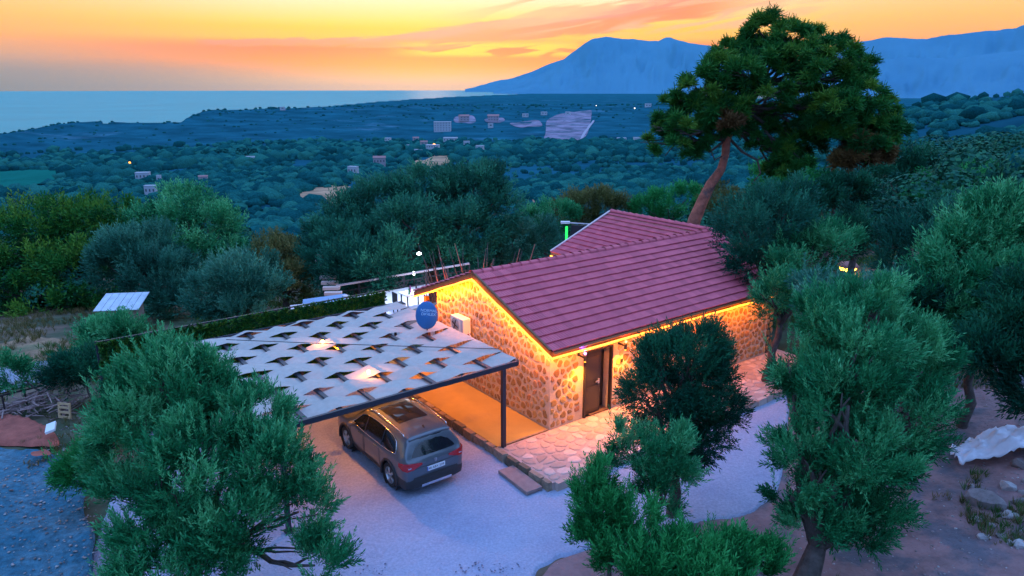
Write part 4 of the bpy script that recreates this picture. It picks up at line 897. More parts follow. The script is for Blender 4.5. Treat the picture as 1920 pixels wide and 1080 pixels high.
mid('pale topped olive in front of the orange glow on the right', [(1600, 572, 66, 34, 20), (1560, 580, 50, 36, 19.5), (1655, 560, 50, 34, 20.5), (1530, 540, 30, 28, 20), (1680, 570, 60, 50, 20)], footY(1610, 19.5), ML_grey, 2600, 23)
mid('small round dark olive beyond the roof, left of the pine saplings', [(1605, 425, 42, 34, 30), (1580, 450, 34, 30, 30)], footY(1600, 30), ML_dark, 900, 24)
mid('broad blue green olive on the right above the orange glow', [(1740, 440, 80, 45, 25), (1700, 480, 50, 50, 24.5), (1780, 420, 55, 30, 25.5), (1720, 520, 50, 45, 24)], footY(1730, 24.5), ML_dusk, 2500, 25)
mid('big dense olive at the right edge, tallest of the near row', [(1860, 440, 75, 65, 20), (1800, 500, 70, 60, 19.5), (1900, 400, 50, 45, 20.5), (1870, 540, 80, 60, 19), (1780, 570, 60, 50, 19), (1820, 620, 60, 40, 18.5), (1930, 470, 60, 70, 20)], footY(1850, 19.2), ML_olive, 6500, 26, tr=.13)
mid('dark leafy tree at the right edge above the white sheeting', [(1900, 630, 60, 55, 16.5), (1930, 560, 60, 50, 17), (1880, 690, 50, 40, 16), (1950, 720, 50, 60, 15.5), (1840, 660, 35, 28, 16.5)], footY(2030, 18.5), ML_dark, 3200, 27, tr=.09)
mid('dark blue green olive filling the gap between the big right olive and the trees behind', [(1720, 600, 60, 60, 19), (1680, 640, 50, 40, 18.5), (1760, 660, 40, 40, 18.5)], footY(1730, 18.6), ML_dark, 1800, 28)
# right middle distance
for i, (lb, lo_, Yb, m_, cat_) in enumerate([
    ('green crowned tree in the row behind the right olives, under the hill spur', [(1800, 365, 85, 38, 48), (1880, 350, 70, 34, 50), (1750, 395, 50, 25, 46)], (1820, 48), ML_green, 'tree'),
    ('dark umbrella shaped pine right of the great pine', [(1700, 310, 65, 30, 52), (1670, 335, 55, 28, 51), (1730, 330, 40, 26, 52), (1690, 375, 50, 40, 50)], (1650, 50), ML_dark, 'pine tree'),
    ('yellow green tree at the right edge behind the tallest near olive', [(1900, 330, 60, 28, 62), (1850, 345, 50, 25, 60)], (1880, 60), ML_ochre, 'tree'),
    ('dark bush with browned twigs under the great pine', [(1540, 385, 45, 28, 42), (1580, 360, 50, 25, 44), (1500, 400, 40, 30, 42)], (1540, 42), ML_dark, 'bush'),
    ('deep green bush directly right of the pine trunk', [(1470, 370, 50, 34, 43), (1440, 345, 36, 30, 44), (1500, 340, 50, 30, 45)], (1465, 43), ML_green, 'bush')]):
    mid(lb, lo_, footY(*Yb), m_, 1500, 50 + i, cat_, name='tree' if 'tree' in cat_ else 'bush', tm=TW_far, scale=1.0)
# ---- the great pine
def pine():
    Yp = 37.0; b = W(1288, 470, Yp); base = Vector((b.x, b.y, hz1(b.x, b.y))); t = thing('pine_tree', 'great leaning pine with a bare red trunk rising behind the tiled roof', 'pine tree', base)
    r = np.random.RandomState(77)
    def q(px, py, Yd=Yp): return W(px, py, Yd) - base
    tr_pts = [Vector((-.3, 0, -.5)), q(1290, 455), q(1303, 410), q(1318, 375), q(1333, 345), q(1352, 318), q(1360, 290), q(1362, 262), q(1372, 235), q(1400, 205), q(1425, 165), q(1445, 120), q(1450, 80)]
    rad = [.40, .36, .33, .29, .26, .21, .19, .22, .20, .16, .12, .08, .05]
    g = G(); g.tube(tr_pts, rad, 12); trk = g.build('trunk', M_pbark, t, True)
    L1 = [(1440, 60, 40, 28, 37), (1480, 75, 40, 28, 36), (1400, 95, 45, 30, 37.5), (1540, 80, 38, 26, 37), (1575, 110, 30, 24, 36), (1500, 110, 50, 30, 35.5), (1440, 115, 40, 30, 35.5), (1350, 130, 42, 30, 37),
          (1320, 165, 40, 32, 36), (1285, 200, 32, 30, 36.5), (1255, 215, 30, 28, 37.5), (1370, 170, 45, 30, 38), (1350, 215, 45, 32, 36), (1230, 245, 30, 26, 36), (1215, 270, 20, 22, 36), (1275, 250, 26, 30, 35),
          (1300, 265, 28, 26, 36), (1570, 150, 45, 32, 37), (1620, 140, 34, 28, 38), (1610, 190, 50, 34, 36), (1650, 215, 40, 34, 37), (1560, 205, 45, 34, 35), (1500, 175, 40, 26, 39), (1440, 180, 45, 26, 35), (1480, 225, 50, 30, 37),
          (1540, 250, 50, 30, 36), (1610, 255, 50, 34, 36), (1660, 250, 34, 30, 37), (1500, 265, 45, 30, 38), (1430, 250, 34, 28, 37), (1400, 225, 30, 26, 39), (1455, 290, 36, 26, 37), (1490, 305, 34, 26, 36.5), (1395, 140, 34, 24, 34.5), (1530, 135, 34, 22, 34.5), (1470, 320, 30, 24, 38)]
    def lob(Ls):
        o = []
        for px, py, rx, ry, Yd in Ls: c = W(px, py, Yd) - base; s = Yd / (F * math.cos(PITCH)); o.append((c.x, c.y, c.z, rx * s, rx * s * .95, ry * s))
        return o
    T = [tuft(15, .36, .036, 60 + i) for i in range(3)]
    def crown(Ls, m, n, nm, sd):
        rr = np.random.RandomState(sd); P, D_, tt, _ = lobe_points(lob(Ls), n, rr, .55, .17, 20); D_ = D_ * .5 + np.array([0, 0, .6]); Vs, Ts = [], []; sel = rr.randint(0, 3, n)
        for k in range(3): v, t_ = scatter(P[sel == k], D_[sel == k], T[k], rr.uniform(.7, 1.25, (sel == k).sum()), rr, tt[sel == k]); Vs.append(v); Ts.append(t_)
        V = np.concatenate(Vs); link(nm, npmesh(nm, V, np.arange(len(V)).reshape(-1, 4), np.concatenate(Ts)), m, t)
    crown(L1, ML_pine, 11000, 'crown', 5)
    crown([(1610, 280, 36, 24, 35.5), (1590, 300, 26, 18, 35.5), (1640, 285, 26, 20, 36), (1368, 225, 20, 14, 35)], ML_brown, 900, 'crown', 6)
    for px, py, rx, ry, Yd in L1:
        c = q(px, py, Yd); k = 7 if py > 200 and px < 1420 else (8 if py > 150 else 10); st_ = tr_pts[k] if px < 1480 or k == 10 else tr_pts[9]
        g = G(); pts = limb(st_, c, r, .16, 8); g.tube(pts, list(np.linspace(.11, .025, 9)), 6)
        for s in range(4):
            d = Vector(r.normal(0, 1, 3)).normalized(); d.z = abs(d.z) * .5; g.tube(limb(pts[4 + s], c + d * rx * Yd / F * .8, r, .1, 4), list(np.linspace(.04, .012, 5)), 5)
        g.build('bough', M_obark, t, True)
    for ps, rd in (([(1362, 262), (1330, 285), (1305, 262), (1278, 245)], .07), ([(1290, 235), (1270, 265), (1247, 292)], .05), ([(1366, 258), (1392, 285), (1420, 300), (1426, 325), (1410, 345)], .08), ([(1360, 290), (1340, 300), (1332, 280), (1330, 262)], .04), ([(1420, 300), (1440, 290)], .04)):
        g = G(); g.tube([q(a, b_, Yp - .8 * i * .3) for i, (a, b_) in enumerate(ps)], list(np.linspace(rd, rd * .4, len(ps))), 6); g.build('dead_bough', M_obark, t, True)
pine()
# ---- trees left and centre, beyond the carport fence
mid('wide dark pine thicket at the left edge beyond the track', [(120, 425, 130, 45, 46), (40, 450, 90, 50, 44), (190, 440, 70, 45, 45), (60, 530, 100, 60, 42), (150, 520, 80, 60, 42), (-20, 560, 80, 60, 41), (110, 590, 80, 35, 40), (230, 410, 30, 25, 46)], footY(110, 43), ML_pine, 9000, 61, 'pine tree', 'pine_tree', tr=.4, tm=TW_far, up=.3, clump=.2)
mid('tall rounded olive behind the grey leaved one, left of the carport fence', [(350, 410, 85, 55, 42), (410, 440, 55, 55, 41), (300, 430, 60, 45, 42), (350, 480, 80, 50, 40), (430, 500, 40, 45, 40)], footY(370, 41), ML_olive, 5200, 62, tm=TW_far, scale=.8, tr=.3)
mid('grey leaved olive with a forked pale trunk, behind the metal roofed shed', [(245, 480, 62, 45, 37), (300, 520, 60, 50, 36), (215, 500, 40, 40, 37), (290, 470, 40, 40, 37), (330, 560, 50, 38, 35.5)], footY(300, 36), ML_grey, 5200, 63, tm=TW_mid, scale=1.25, tr=.22)
mid('blue grey olive leaning over the green carport fence', [(440, 540, 70, 50, 32), (400, 560, 50, 42, 32), (470, 510, 45, 36, 33), (450, 590, 50, 30, 31), (500, 550, 40, 40, 32)], footY(440, 32), ML_grey, 4200, 64, tm=TW_mid, scale=1.15)
mid('ochre tinged tree between the blue grey olive and the lit steps', [(530, 500, 50, 48, 39), (550, 540, 40, 40, 38), (510, 470, 30, 28, 40)], footY(535, 38.5), ML_ochre, 2800, 65, 'tree', 'tree', tm=TW_far, scale=.7)
mid('low round shrub in front of the metal roofed shed', [(200, 640, 52, 36, 27), (240, 625, 36, 28, 27), (165, 650, 30, 25, 27)], footY(205, 26.5), ML_olive, 1700, 66, 'shrub', 'shrub', tr=.07)
mid('dark bush between the track and the branch pile', [(140, 700, 36, 26, 22.5), (165, 690, 28, 28, 22.5), (115, 705, 22, 16, 22.5)], footY(143, 22.3), ML_dark, 900, 67, 'bush', 'bush', tr=.05)
mid('small lone sapling standing beside the track at the left edge', [(25, 705, 18, 20, 22.5), (35, 715, 12, 10, 22.5), (20, 690, 10, 10, 22.5)], (-15.2, 22.2, hz1(-15.2, 22.2)), ML_olive, 260, 68, 'sapling', 'sapling', tr=.035)
mid('yellow green shrub at the foot of the big left olive beside the blue spoil', [(165, 890, 45, 30, 15.5), (130, 880, 28, 20, 15.6), (195, 860, 35, 30, 15.6)], (-8.4, 15.3, GZ), ML_green, 900, 69, 'shrub', 'shrub', tr=.04, tm=TW_near)
mid('huge spreading olive with lit bare stems beyond the house gable', [(880, 370, 75, 50, 44), (800, 360, 70, 45, 45), (720, 390, 65, 45, 44), (660, 420, 60, 50, 43), (930, 400, 45, 50, 43), (780, 430, 80, 45, 41), (870, 440, 70, 50, 41), (620, 450, 50, 45, 42), (700, 460, 50, 45, 41), (920, 350, 50, 35, 45), (840, 480, 45, 30, 40)], footY(815, 42), ML_dusk, 11500, 71, tm=TW_far, scale=.85, tr=.42, branches=2)
mid('drooping olive behind the long rail, left of the lit stems', [(660, 500, 60, 42, 38), (610, 490, 45, 40, 39), (700, 510, 45, 35, 37), (640, 460, 40, 35, 40), (745, 480, 40, 40, 38)], footY(665, 38), ML_dusk, 4600, 72, tm=TW_mid, scale=1.3)
mid('blue grey olive left of the back wing of the house', [(960, 455, 50, 40, 46), (1000, 440, 45, 34, 47), (930, 480, 35, 28, 45)], footY(965, 46), ML_grey, 2600, 73, tm=TW_far, scale=.7)
mid('light green tree behind the back wing roof', [(1110, 390, 55, 32, 58), (1070, 400, 40, 26, 58), (1150, 400, 40, 28, 58)], footY(1110, 58), ML_ochre, 2600, 74, 'tree', 'tree', tm=TW_far, scale=.8)
mid('round bright green bush left of the pine trunk', [(1250, 385, 42, 28, 56), (1215, 395, 30, 24, 56), (1285, 375, 30, 24, 56)], footY(1250, 56), ML_green, 2000, 75, 'bush', 'bush', tm=TW_far, scale=.8)
mid('yellow green bush hugging the pine trunk', [(1345, 375, 32, 24, 45), (1365, 395, 34, 26, 44)], footY(1350, 44.5), ML_ochre, 1400, 76, 'bush', 'bush', tm=TW_far, scale=.7)
mid('olive between the back wing and the blue grey one', [(1040, 405, 40, 28, 52), (1000, 415, 30, 24, 52)], footY(1025, 52), ML_olive, 1500, 77, tm=TW_far, scale=.8)
# bare stems catching the strip light beyond the gable
for i in range(7):
    t = None
rs_ = np.random.RandomState(4); st = thing('bare_thicket', 'cluster of bare upright stems lit orange behind the gable roof', 'thicket', HW(3.6, 9.6, -1.2))
for i in range(46):
    g = G(); x, y = rs_.uniform(-1.5, 1.8), rs_.uniform(-.8, 1.0); h = rs_.uniform(2.9, 4.8); lx, ly = x * .5 + rs_.uniform(-.5, .5), rs_.uniform(-.3, .3)
    g.tube([(x, y, 0), (x + lx * .15 + rs_.uniform(-.1, .1), y, h * .35), (x + lx * .5 + rs_.uniform(-.12, .12), y + ly * .5, h * .7), (x + lx, y + ly, h)], [.07, .05, .032, .010], 5); g.build('stem', M_obark if i % 3 else M_pbark, st, True)
# ================================================================== SMALL THINGS
def HB(o, u, v): return o
M_hedge = mat('artificial_hedge', (.02, .10, .03), .8, nscale=14, namp=.5, bump=.04, bscale=30)
fe = hthing('hedge_fence', 'green leafy screen fence running behind the cloth carport', 'fence', 0, 7.75, GZ)
hx = tuft(10, .09, .03, 5)
for i in range(7):
    u0 = -10.6 + 1.32 * i; top = 3.05; g = G(); g.box((u0 + .65, 0, top / 2), (1.29, .05, top - .1)); pn = g.build('hedge_panel', M_hedge, fe)
    rr = np.random.RandomState(i); n = 1100; P = np.stack([rr.uniform(u0, u0 + 1.30, n), rr.uniform(-.08, -.03, n), rr.uniform(.05, top + .03, n)], 1); v_, t_ = scatter(P, np.tile([0, -1.0, .4], (n, 1)), hx, np.ones(n), rr, rr.rand(n)); link('hedge_leaves', npmesh('hedge_leaves', v_, np.arange(len(v_)).reshape(-1, 4), t_), ML_pine, fe)
for i in range(8):
    g = G(); g.box((-10.62 + 1.32 * i, .06, 1.55), (.06, .06, 3.1)); g.build('post', M_steelb, fe)
g = G(); g.bar((-10.6, 0, 3.08), (-1.36, 0, 3.08), .05, .04); g.build('top_rail', M_steelb, fe)
# shed with a metal roof
M_tin = mat('galvanised_sheet', (.40, .50, .58), .45, metal=.35, nscale=3, namp=.2)
M_shedw = mat('shed_boards', (.30, .22, .18), .9, nscale=3, namp=.25)
sp_ = atz(238, 625, -1.0); sh = thing('shed', 'small shed with a pale sheet metal roof among the trees left of the carport', 'shed', (sp_[0], sp_[1] , hz1(sp_[0], sp_[1])), R(8))
g = G(); g.box((0, 0, .62), (1.35, 1.2, 1.24)); g.build('wall', M_shedw, sh)
for i in range(6):
    g = G(); g.bar((-.80 + i * .32, -.85, 1.26), (-.80 + i * .32, .80, 1.62), .30, .03); g.build('roof_sheet', M_tin, sh)
g = G(); g.box((.2, -.62, .5), (.5, .04, 1.0)); g.build('door', M_door, sh)
# tarp roof and table below the fence
M_tarp = mat('blue_sheet_roof', (.20, .34, .55), .5, nscale=2, namp=.15)
p = W(608, 566, 33); lt = thing('lean_to', 'low lean-to with a blue grey sheet roof beyond the hedge fence', 'shelter', (p.x, p.y, hz1(p.x, p.y)), R(14)); h_ = p.z - hz1(p.x, p.y)
g = G(); g.bar((-1.0, 0, h_ - .1), (1.0, 0, h_ + .05), 1.9, .05); g.build('roof_sheet', M_tarp, lt)
for x, y in ((-.9, -.8), (.9, -.8), (-.9, .8), (.9, .8)): g = G(); g.box((x, y, h_ / 2 - .1), (.07, .07, h_ - .1)); g.build('post', M_shedw, lt)
p = W(566, 575, 32); tb = thing('table', 'pale topped table standing just left of the blue sheet lean-to', 'table', (p.x, p.y, hz1(p.x, p.y)), R(20)); h_ = p.z - tb.location.z
g = G(); g.box((0, 0, h_), (1.0, .7, .05)); g.build('table_top', mat('pale_table', (.7, .68, .72), .6), tb)
for x, y in ((-.42, -.28), (.42, -.28), (-.42, .28), (.42, .28)): g = G(); g.box((x, y, h_ / 2), (.05, .05, h_)); g.build('leg', M_black, tb)
p = W(660, 558, 33.5); bn = thing('bench', 'pale narrow plank bench right of the blue sheet lean-to', 'bench', (p.x, p.y, hz1(p.x, p.y)), R(-40)); h_ = p.z - bn.location.z
g = G(); g.box((0, 0, h_), (1.3, .25, .05)); g.build('seat', mat('pale_plank', (.55, .50, .50), .7), bn)
for x in (-.5, .5): g = G(); g.box((x, 0, h_ / 2), (.06, .2, h_)); g.build('leg', M_black, bn)
# warm pendant on the fence side
p = W(526, 597, 30.3); ln = thing('strip_lamp', 'short orange strip lamp glowing above the hedge fence', 'lamp', (p.x, p.y, p.z)); g = G(); g.bar((-.25, 0, -.04), (.25, 0, .04), .05, .04); g.build('tube', mat('warm_tube', (1, .5, .1), .5, emit=(1, .42, .04), estr=9), ln); g = G(); g.bar((-.27, 0, .0), (.27, 0, .075), .06, .03); g.build('housing', M_black, ln)
# steps of the garden path, lit white
M_step = mat('pale_step_stone', (.55, .45, .42), .8)
sg = thing('garden_steps', 'flight of pale stone steps going down among the olives', 'steps', (0, 0, 0))
for i in range(9):
    p = W(628 - i * 3.2, 560 - i * 10, 34 + i * .9); z = p.z; g = G(); g.box((0, 0, 0), (.85, .32, .14)); o = g.build('step', M_step, sg); o.location = p; o.rotation_euler = (0, 0, R(6))
# garden light posts
M_glow = mat('cold_white_lamp', (1, 1, 1), .4, emit=(.85, .93, 1.0), estr=8)
for px, py, Yd, lab in ((735, 486, 40, 'small white garden lamp glowing among the olive boughs, the farther of two'), (776, 512, 37, 'bright white garden lamp on a post near the lit stems'), (604, 505, 42, 'faint white garden lamp low down beside the steps')):
    p = W(px, py, Yd); z0 = hz1(p.x, p.y); t = thing('garden_lamp', lab, 'lamp', (p.x, p.y, z0)); h_ = p.z - z0
    g = G(); g.tube([(0, 0, 0), (0, 0, h_ - .12)], .035, 6); g.build('post', M_black, t); g = G(); g.lathe((0, 0, h_), [(.001, -.13), (.05, -.07), (.07, 0), (.05, .07), (.001, .09)], 10); g.build('globe', M_glow, t, True)
# long handrail / pergola beam
ra, rb = W(630, 536, 36), W(880, 494, 37.5); t = thing('long_rail', 'long pale topped rail fence crossing below the olives left of the gable', 'railing', (0, 0, 0))
g = G(); g.bar(ra, rb, .12, .08); g.build('top_rail', mat('pale_rail', (.45, .40, .42), .6), t)
for i in range(7):
    q = ra.lerp(rb, i / 6); g = G(); g.bar((q.x, q.y, hz1(q.x, q.y) - .1), (q.x, q.y, q.z - .04), .09); g.build('post', M_black, t)
for k in (.35, .7): g = G(); g.bar(ra - Vector((0, 0, k)), rb - Vector((0, 0, k)), .05, .05); g.build('mid_rail', M_black, t)
# lit terrace by the gable porch: white floor, table, chairs, screen
M_terr = mat('white_terrace', (.75, .75, .78), .5)
tr_ = tag(empty('terrace', HW(3.9, 14.6, -.25), TH), kind='structure'); g = G(); g.box((0, 0, -.6), (5.0, 5.4, 1.4)); g.build('terrace_floor', M_terr, tr_)
t = hthing('terrace_table', 'white table with drinks under the porch end of the gable roof', 'table', 3.2, 13.9, -.15); g = G(); g.box((0, 0, .75), (1.1, .8, .05)); g.build('table_top', M_terr, t)
for x, y in ((-.45, -.3), (.45, -.3), (-.45, .3), (.45, .3)): g = G(); g.box((x, y, .36), (.05, .05, .74)); g.build('leg', M_black, t)
for i, (x, y, c, lab) in enumerate(((-.3, -.2, (.03, .25, .06), 'green bottle on the white terrace table'), (-.1, .05, (.25, .05, .25), 'purple bottle on the white terrace table'), (.25, .1, (.05, .05, .06), 'black bottle on the white terrace table'))):
    b = thing('bottle', lab, 'bottle', HW(3.2 + x, 13.9 + y, .625), TH); g = G(); g.lathe((0, 0, 0), [(.001, 0), (.045, .0), (.045, .2), (.018, .27), (.018, .34), (.001, .34)], 10); g.build('glass', mat('glass_%d' % i, c, .2), b, True)
for i, (u_, v_, lab) in enumerate(((2.3, 13.6, 'dark chair at the near side of the white terrace table'), (3.7, 13.0, 'dark chair at the right side of the white terrace table'))):
    c = hthing('terrace_chair', lab, 'chair', u_, v_, -.15, R(80 * i)); g = G(); g.box((0, 0, .45), (.45, .45, .05)); g.build('seat', M_black, c); g = G(); g.box((-.21, 0, .75), (.04, .45, .5)); g.build('backrest', M_black, c)
    for x, y in ((-.2, -.2), (.2, -.2), (-.2, .2), (.2, .2)): g = G(); g.box((x, y, .22), (.04, .04, .44)); g.build('leg', M_black, c)
scn = hthing('privacy_screen', 'dark ribbed screen leaning beside the carport corner under the dish', 'screen', .2, 8.2, -.2, R(-6))
for i in range(6): g = G(); g.bar((-.9, -.35 * i + .8, 1.5 - .02 * i), (1.4, -.35 * i + .9, 1.75), .3, .04); g.build('slat', M_steelb, scn)
for x in (-.8, 1.3): g = G(); g.box((x, .3, .8), (.08, .08, 1.5)); g.build('post', M_steelb, scn)
ld = bpy.data.lights.new('terrace_light', 'POINT'); ld.energy = 160; ld.color = (.85, .92, 1); ld.shadow_soft_size = .1
tl = hthing('terrace_lamp', 'white lamp hanging over the terrace behind the gable', 'lamp', 3.9, 14.4, 2.3); g = G(); g.lathe((0, 0, 0), [(.001, -.06), (.09, -.04), (.11, .02), (.03, .07), (.001, .08)], 12); g.build('shade', M_glow, tl, True); g = G(); g.tube([(0, 0, .07), (0, 0, .5), (-.9, -1.6, .9)], .01, 5); g.build('wire', M_black, tl); lo_ = bpy.data.objects.new('terrace_light', ld); COL.objects.link(lo_); lo_.parent = tl; lo_.location = (0, 0, -.2)
# green lit post and rail behind the back wing
p = W(1064, 442, 36); z0 = hz1(p.x, p.y); t = thing('pool_light_post', 'post lit bright green beyond the back wing of the house, joined to a white rail', 'light post', (p.x, p.y, z0)); h_ = p.z - z0
g = G(); g.box((0, 0, h_ / 2), (.16, .16, h_ - .02)); g.build('post', M_black, t); g = G(); g.box((-.06, -.10, h_ + .1), (.12, .03, .8)); g.build('green_tube', mat('green_glow', (.05, .8, .15), .5, emit=(.02, 1.0, .12), estr=.55), t)
g = G(); g.box((-.12, 0, h_ + .68), (.45, .25, .10)); g.build('cap', mat('pale_cap', (.6, .65, .7), .5), t); g = G(); g.bar((.1, 0, h_ + .66), (2.1, .6, h_ + .42), .06, .05); g.build('arm', mat('white_rail', (.6, .62, .68), .5), t); g = G(); g.bar((.15, .02, h_ + .1), (2.0, .55, h_ - .1), .05, .9); g.build('screen_panel', M_steelb, t)
# garden light on the right among the olives
p = W(1590, 500, 37); z0 = hz1(p.x, p.y); t = thing('path_lamp', 'mushroom shaped path lamp glowing orange among the right hand olives', 'lamp', (p.x, p.y, z0)); h_ = max(.6, p.z - z0)
g = G(); g.tube([(0, 0, 0), (0, 0, h_)], .04, 6); g.build('post', M_black, t); g = G(); g.lathe((0, 0, h_), [(.001, .3), (.4, .2), (.55, .04), (.5, 0)], 14); g.build('shade', mat('terracotta_shade', (.35, .15, .13), .6), t, True); g = G(); g.lathe((0, 0, h_ - .03), [(.001, -.2), (.35, -.15), (.45, .02)], 12); g.build('bulb', mat('amber_bulb', (1, .5, .1), .5, emit=(1, .42, .03), estr=16), t, True)
ld = bpy.data.lights.new('path_light', 'POINT'); ld.energy = 60; ld.color = (1, .5, .12); ld.shadow_soft_size = .1; lo_ = bpy.data.objects.new('path_light', ld); COL.objects.link(lo_); lo_.parent = t; lo_.location = (-.1, -.3, h_ - .15)
# ---- branch pile, pallet, slab, rail, stones
r = np.random.RandomState(12); bp = atz(75, 765, -.25); pile = thing('branch_pile', 'long heap of cut grey branches beside the red soil', 'branch pile', (bp[0], bp[1], hz1(bp[0], bp[1])))
M_dead = mat('dead_wood', (.27, .20, .19), .9, nscale=4, namp=.5)
for i in range(150):
    x = r.uniform(-1.5, 1.3); hh = .75 * math.exp(-((x - .4) / 1.1) ** 2); z = r.uniform(0, hh) + .05; y = r.uniform(-.7, .8); a = r.uniform(-.9, .9) + (math.pi / 2 if r.rand() < .3 else 0); l = r.uniform(.35, .95); el_ = r.uniform(-.3, .55)
    d = Vector((math.cos(a) * math.cos(el_), math.sin(a) * math.cos(el_), math.sin(el_))); c = Vector((x, y, z)); g = G(); g.tube([c - d * l / 2, c + Vector((0, 0, r.uniform(-.05, .05))), c + d * l / 2], [.028, .022, .010], 5, False); g.build('branch', M_dead, pile)
pp = atz(121, 782, -.2); pl = thing('pallet', 'pale wooden pallet leaning on the branch pile', 'pallet', (pp[0], pp[1], hz1(pp[0], pp[1]) + .1), R(-12)); M_pal = mat('pallet_wood', (.50, .36, .20), .8, nscale=5, namp=.2)
for k in (0, .16, .32, .44): g = G(); g.box((0, .12 * k, .05 + k), (.42, .03, .07)); g.build('board', M_pal, pl)
for x in (-.2, .2): g = G(); g.box((x, .04, .26), (.05, .05, .52), Matrix.Rotation(-.12, 3, 'X')); g.build('board', M_pal, pl)
pp = atz(98, 817, -.1); sl = thing('foam_slab', 'pale blue white slab lying on the red soil', 'slab', (pp[0], pp[1], hz1(pp[0], pp[1]) + .48), R(-62)); g = G(); g.box((0, 0, 0), (.62, .26, .07), Matrix.Rotation(.25, 3, 'X')); o = g.build('slab', mat('foam', (.62, .70, .72), .6), sl)
ra, rb = Vector(atz(-40, 752, .3)), Vector(atz(125, 712, .3)); t = thing('rail', 'low dark pipe rail between the branch pile and the track', 'railing', (0, 0, 0)); g = G(); g.bar(ra, rb, .05); g.build('top_rail', M_black, t)
for i in range(5): q = ra.lerp(rb, i / 4); g = G(); g.bar((q.x, q.y, q.z - .6), q, .04); g.build('post', M_black, t)
# rocks
M_rock = mat('pale_rock', (.36, .35, .36), .9, tints=[(0, (.14, .12, .12)), (.5, (.24, .22, .22)), (1, (.40, .41, .42))], nscale=5, namp=.35, bump=.03, bscale=9)
def rock_mesh(r, s):
    bm = bmesh.new(); bmesh.ops.create_icosphere(bm, subdivisions=2, radius=1); k = r.uniform(.6, 1.25, 3); pl_ = [(Vector(r.normal(0, 1, 3)).normalized(), r.uniform(.45, .85)) for _ in range(7)]
    for v in bm.verts:
        for nn, dd_ in pl_:
            e = v.co.dot(nn) - dd_
            if e > 0: v.co -= nn * e
        v.co = Vector((v.co.x * k[0], v.co.y * k[1], v.co.z * k[2] * .7)) * s
    me = bpy.data.meshes.new('rock'); bm.to_mesh(me); bm.free(); a = me.attributes.new('tint', 'FLOAT', 'POINT'); a.data.foreach_set('value', np.full(len(me.vertices), r.rand(), np.float32)); me.materials.append(M_rock); return me
r = np.random.RandomState(31)
RK = [(1700, 1, .30, 'x')]
rl = [(1845, 960, .34, 'large pale boulder at the left end of the rock heap under the white sheeting'), (1885, 935, .24, 'grey boulder behind the large pale one'), (1855, 1000, .15, 'bluish rock just below the large pale boulder'), (1843, 1018, .13, 'white rock lowest at the left of the heap'), (1878, 1022, .12, 'smooth pale rock at the foot of the heap'),
      (1908, 1042, .15, 'pale angular rock in the bottom right corner'), (1912, 965, .2, 'brownish rock at the right edge below the grass'), (1890, 985, .16, 'rock half sunk in dry grass in the middle of the heap'), (1830, 985, .12, 'small dark rock left of the white ones'), (1905, 905, .2, 'teal grey rock under the right end of the sheeting')]
for px, py, s, lab in rl:
    p = atz(px, py, .15); s *= 1.2; o = bpy.data.objects.new('rock', rock_mesh(r, s)); COL.objects.link(o); o.location = (p[0], p[1], hz1(p[0], p[1]) + s * .25); o.rotation_euler = (0, 0, r.uniform(0, 6)); tag(o, lab, 'rock', 'rocks in the heap at the lower right')
M_ = None
rest = []
for i in range(26):
    px, py = r.uniform(1815, 1990), r.uniform(925, 1075); p = atz(px, py, .1); me = rock_mesh(r, r.uniform(.04, .13)); me.transform(Matrix.Translation((p[0], p[1], hz1(p[0], p[1]) + .03))); rest.append(me)
bm = bmesh.new()
for me in rest: bm.from_mesh(me)
me = bpy.data.meshes.new('rubble'); bm.to_mesh(me); bm.free(); me.materials.append(M_rock); tag(link('rubble', me), kind='stuff')
# loose chips on the dirt: countless
g_v, g_f, g_t = [], [], []; nb = 0
def chips(n, x0, x1, y0, y1, smin, smax, okf, seed, name='gravel', zf=None, m_=None):
    r = np.random.RandomState(seed); X_ = r.uniform(x0, x1, n * 3); Y_ = r.uniform(y0, y1, n * 3); k = okf(X_, Y_); X_ = X_[k][:n]; Y_ = Y_[k][:n]; n = len(X_); Z_ = (zf(X_, Y_) if zf else hz(X_, Y_)) + .03
    oc = np.array([(1, 0, 0), (0, 1, 0), (-1, 0, 0), (0, -1, 0), (0, 0, .6), (0, 0, -.6)], float); fc_ = np.array([(0, 1, 4), (1, 2, 4), (2, 3, 4), (3, 0, 4), (1, 0, 5), (2, 1, 5), (3, 2, 5), (0, 3, 5)])
    S = (r.uniform(smin, smax, (n, 1, 1)) * r.uniform(.5, 1.3, (n, 6, 1))); V = oc[None] * S; a = r.uniform(0, 6.28, n); c, s = np.cos(a), np.sin(a); x = V[..., 0] * c[:, None] - V[..., 1] * s[:, None]; y = V[..., 0] * s[:, None] + V[..., 1] * c[:, None]
    V = np.stack([x + X_[:, None], y + Y_[:, None], V[..., 2] * .8 + Z_[:, None]], -1); Fq = fc_[None] + 6 * np.arange(n)[:, None, None]
    tag(link(name, npmesh(name, V.reshape(-1, 3), Fq.reshape(-1, 3), np.repeat(r.rand(n), 6)), m_ or M_rock), kind='stuff')
def dirt_zone(x, y): px, py = proj(x, y, GZ); return (px > 1300 + 0 * px) & (py > 640) & ((px > 1480) | (py > 985)) & (px < 2100)
chips(1500, 2, 16, 9, 24, .012, .05, dirt_zone, 5)
def drive_zone(x, y): px, py = proj(x, y, GZ); u_, v_ = toUV(x, y); return (px > 560) & (px < 1450) & (py > 700) & ((u_ < -2.3) | (v_ < -2.8))
chips(900, -8, 8, 10, 24, .008, .022, drive_zone, 6)
def litter_zone(x, y): px, py = proj(x, y, GZ); return (px > 600) & (px < 1060) & (py > 1012) & (fbm(x * 1.3, y * 1.3, 3) > .12)
chips(900, -5, 3, 9, 14, .012, .035, litter_zone, 9, 'leaf_litter', zf=zdrive, m_=M_stain)
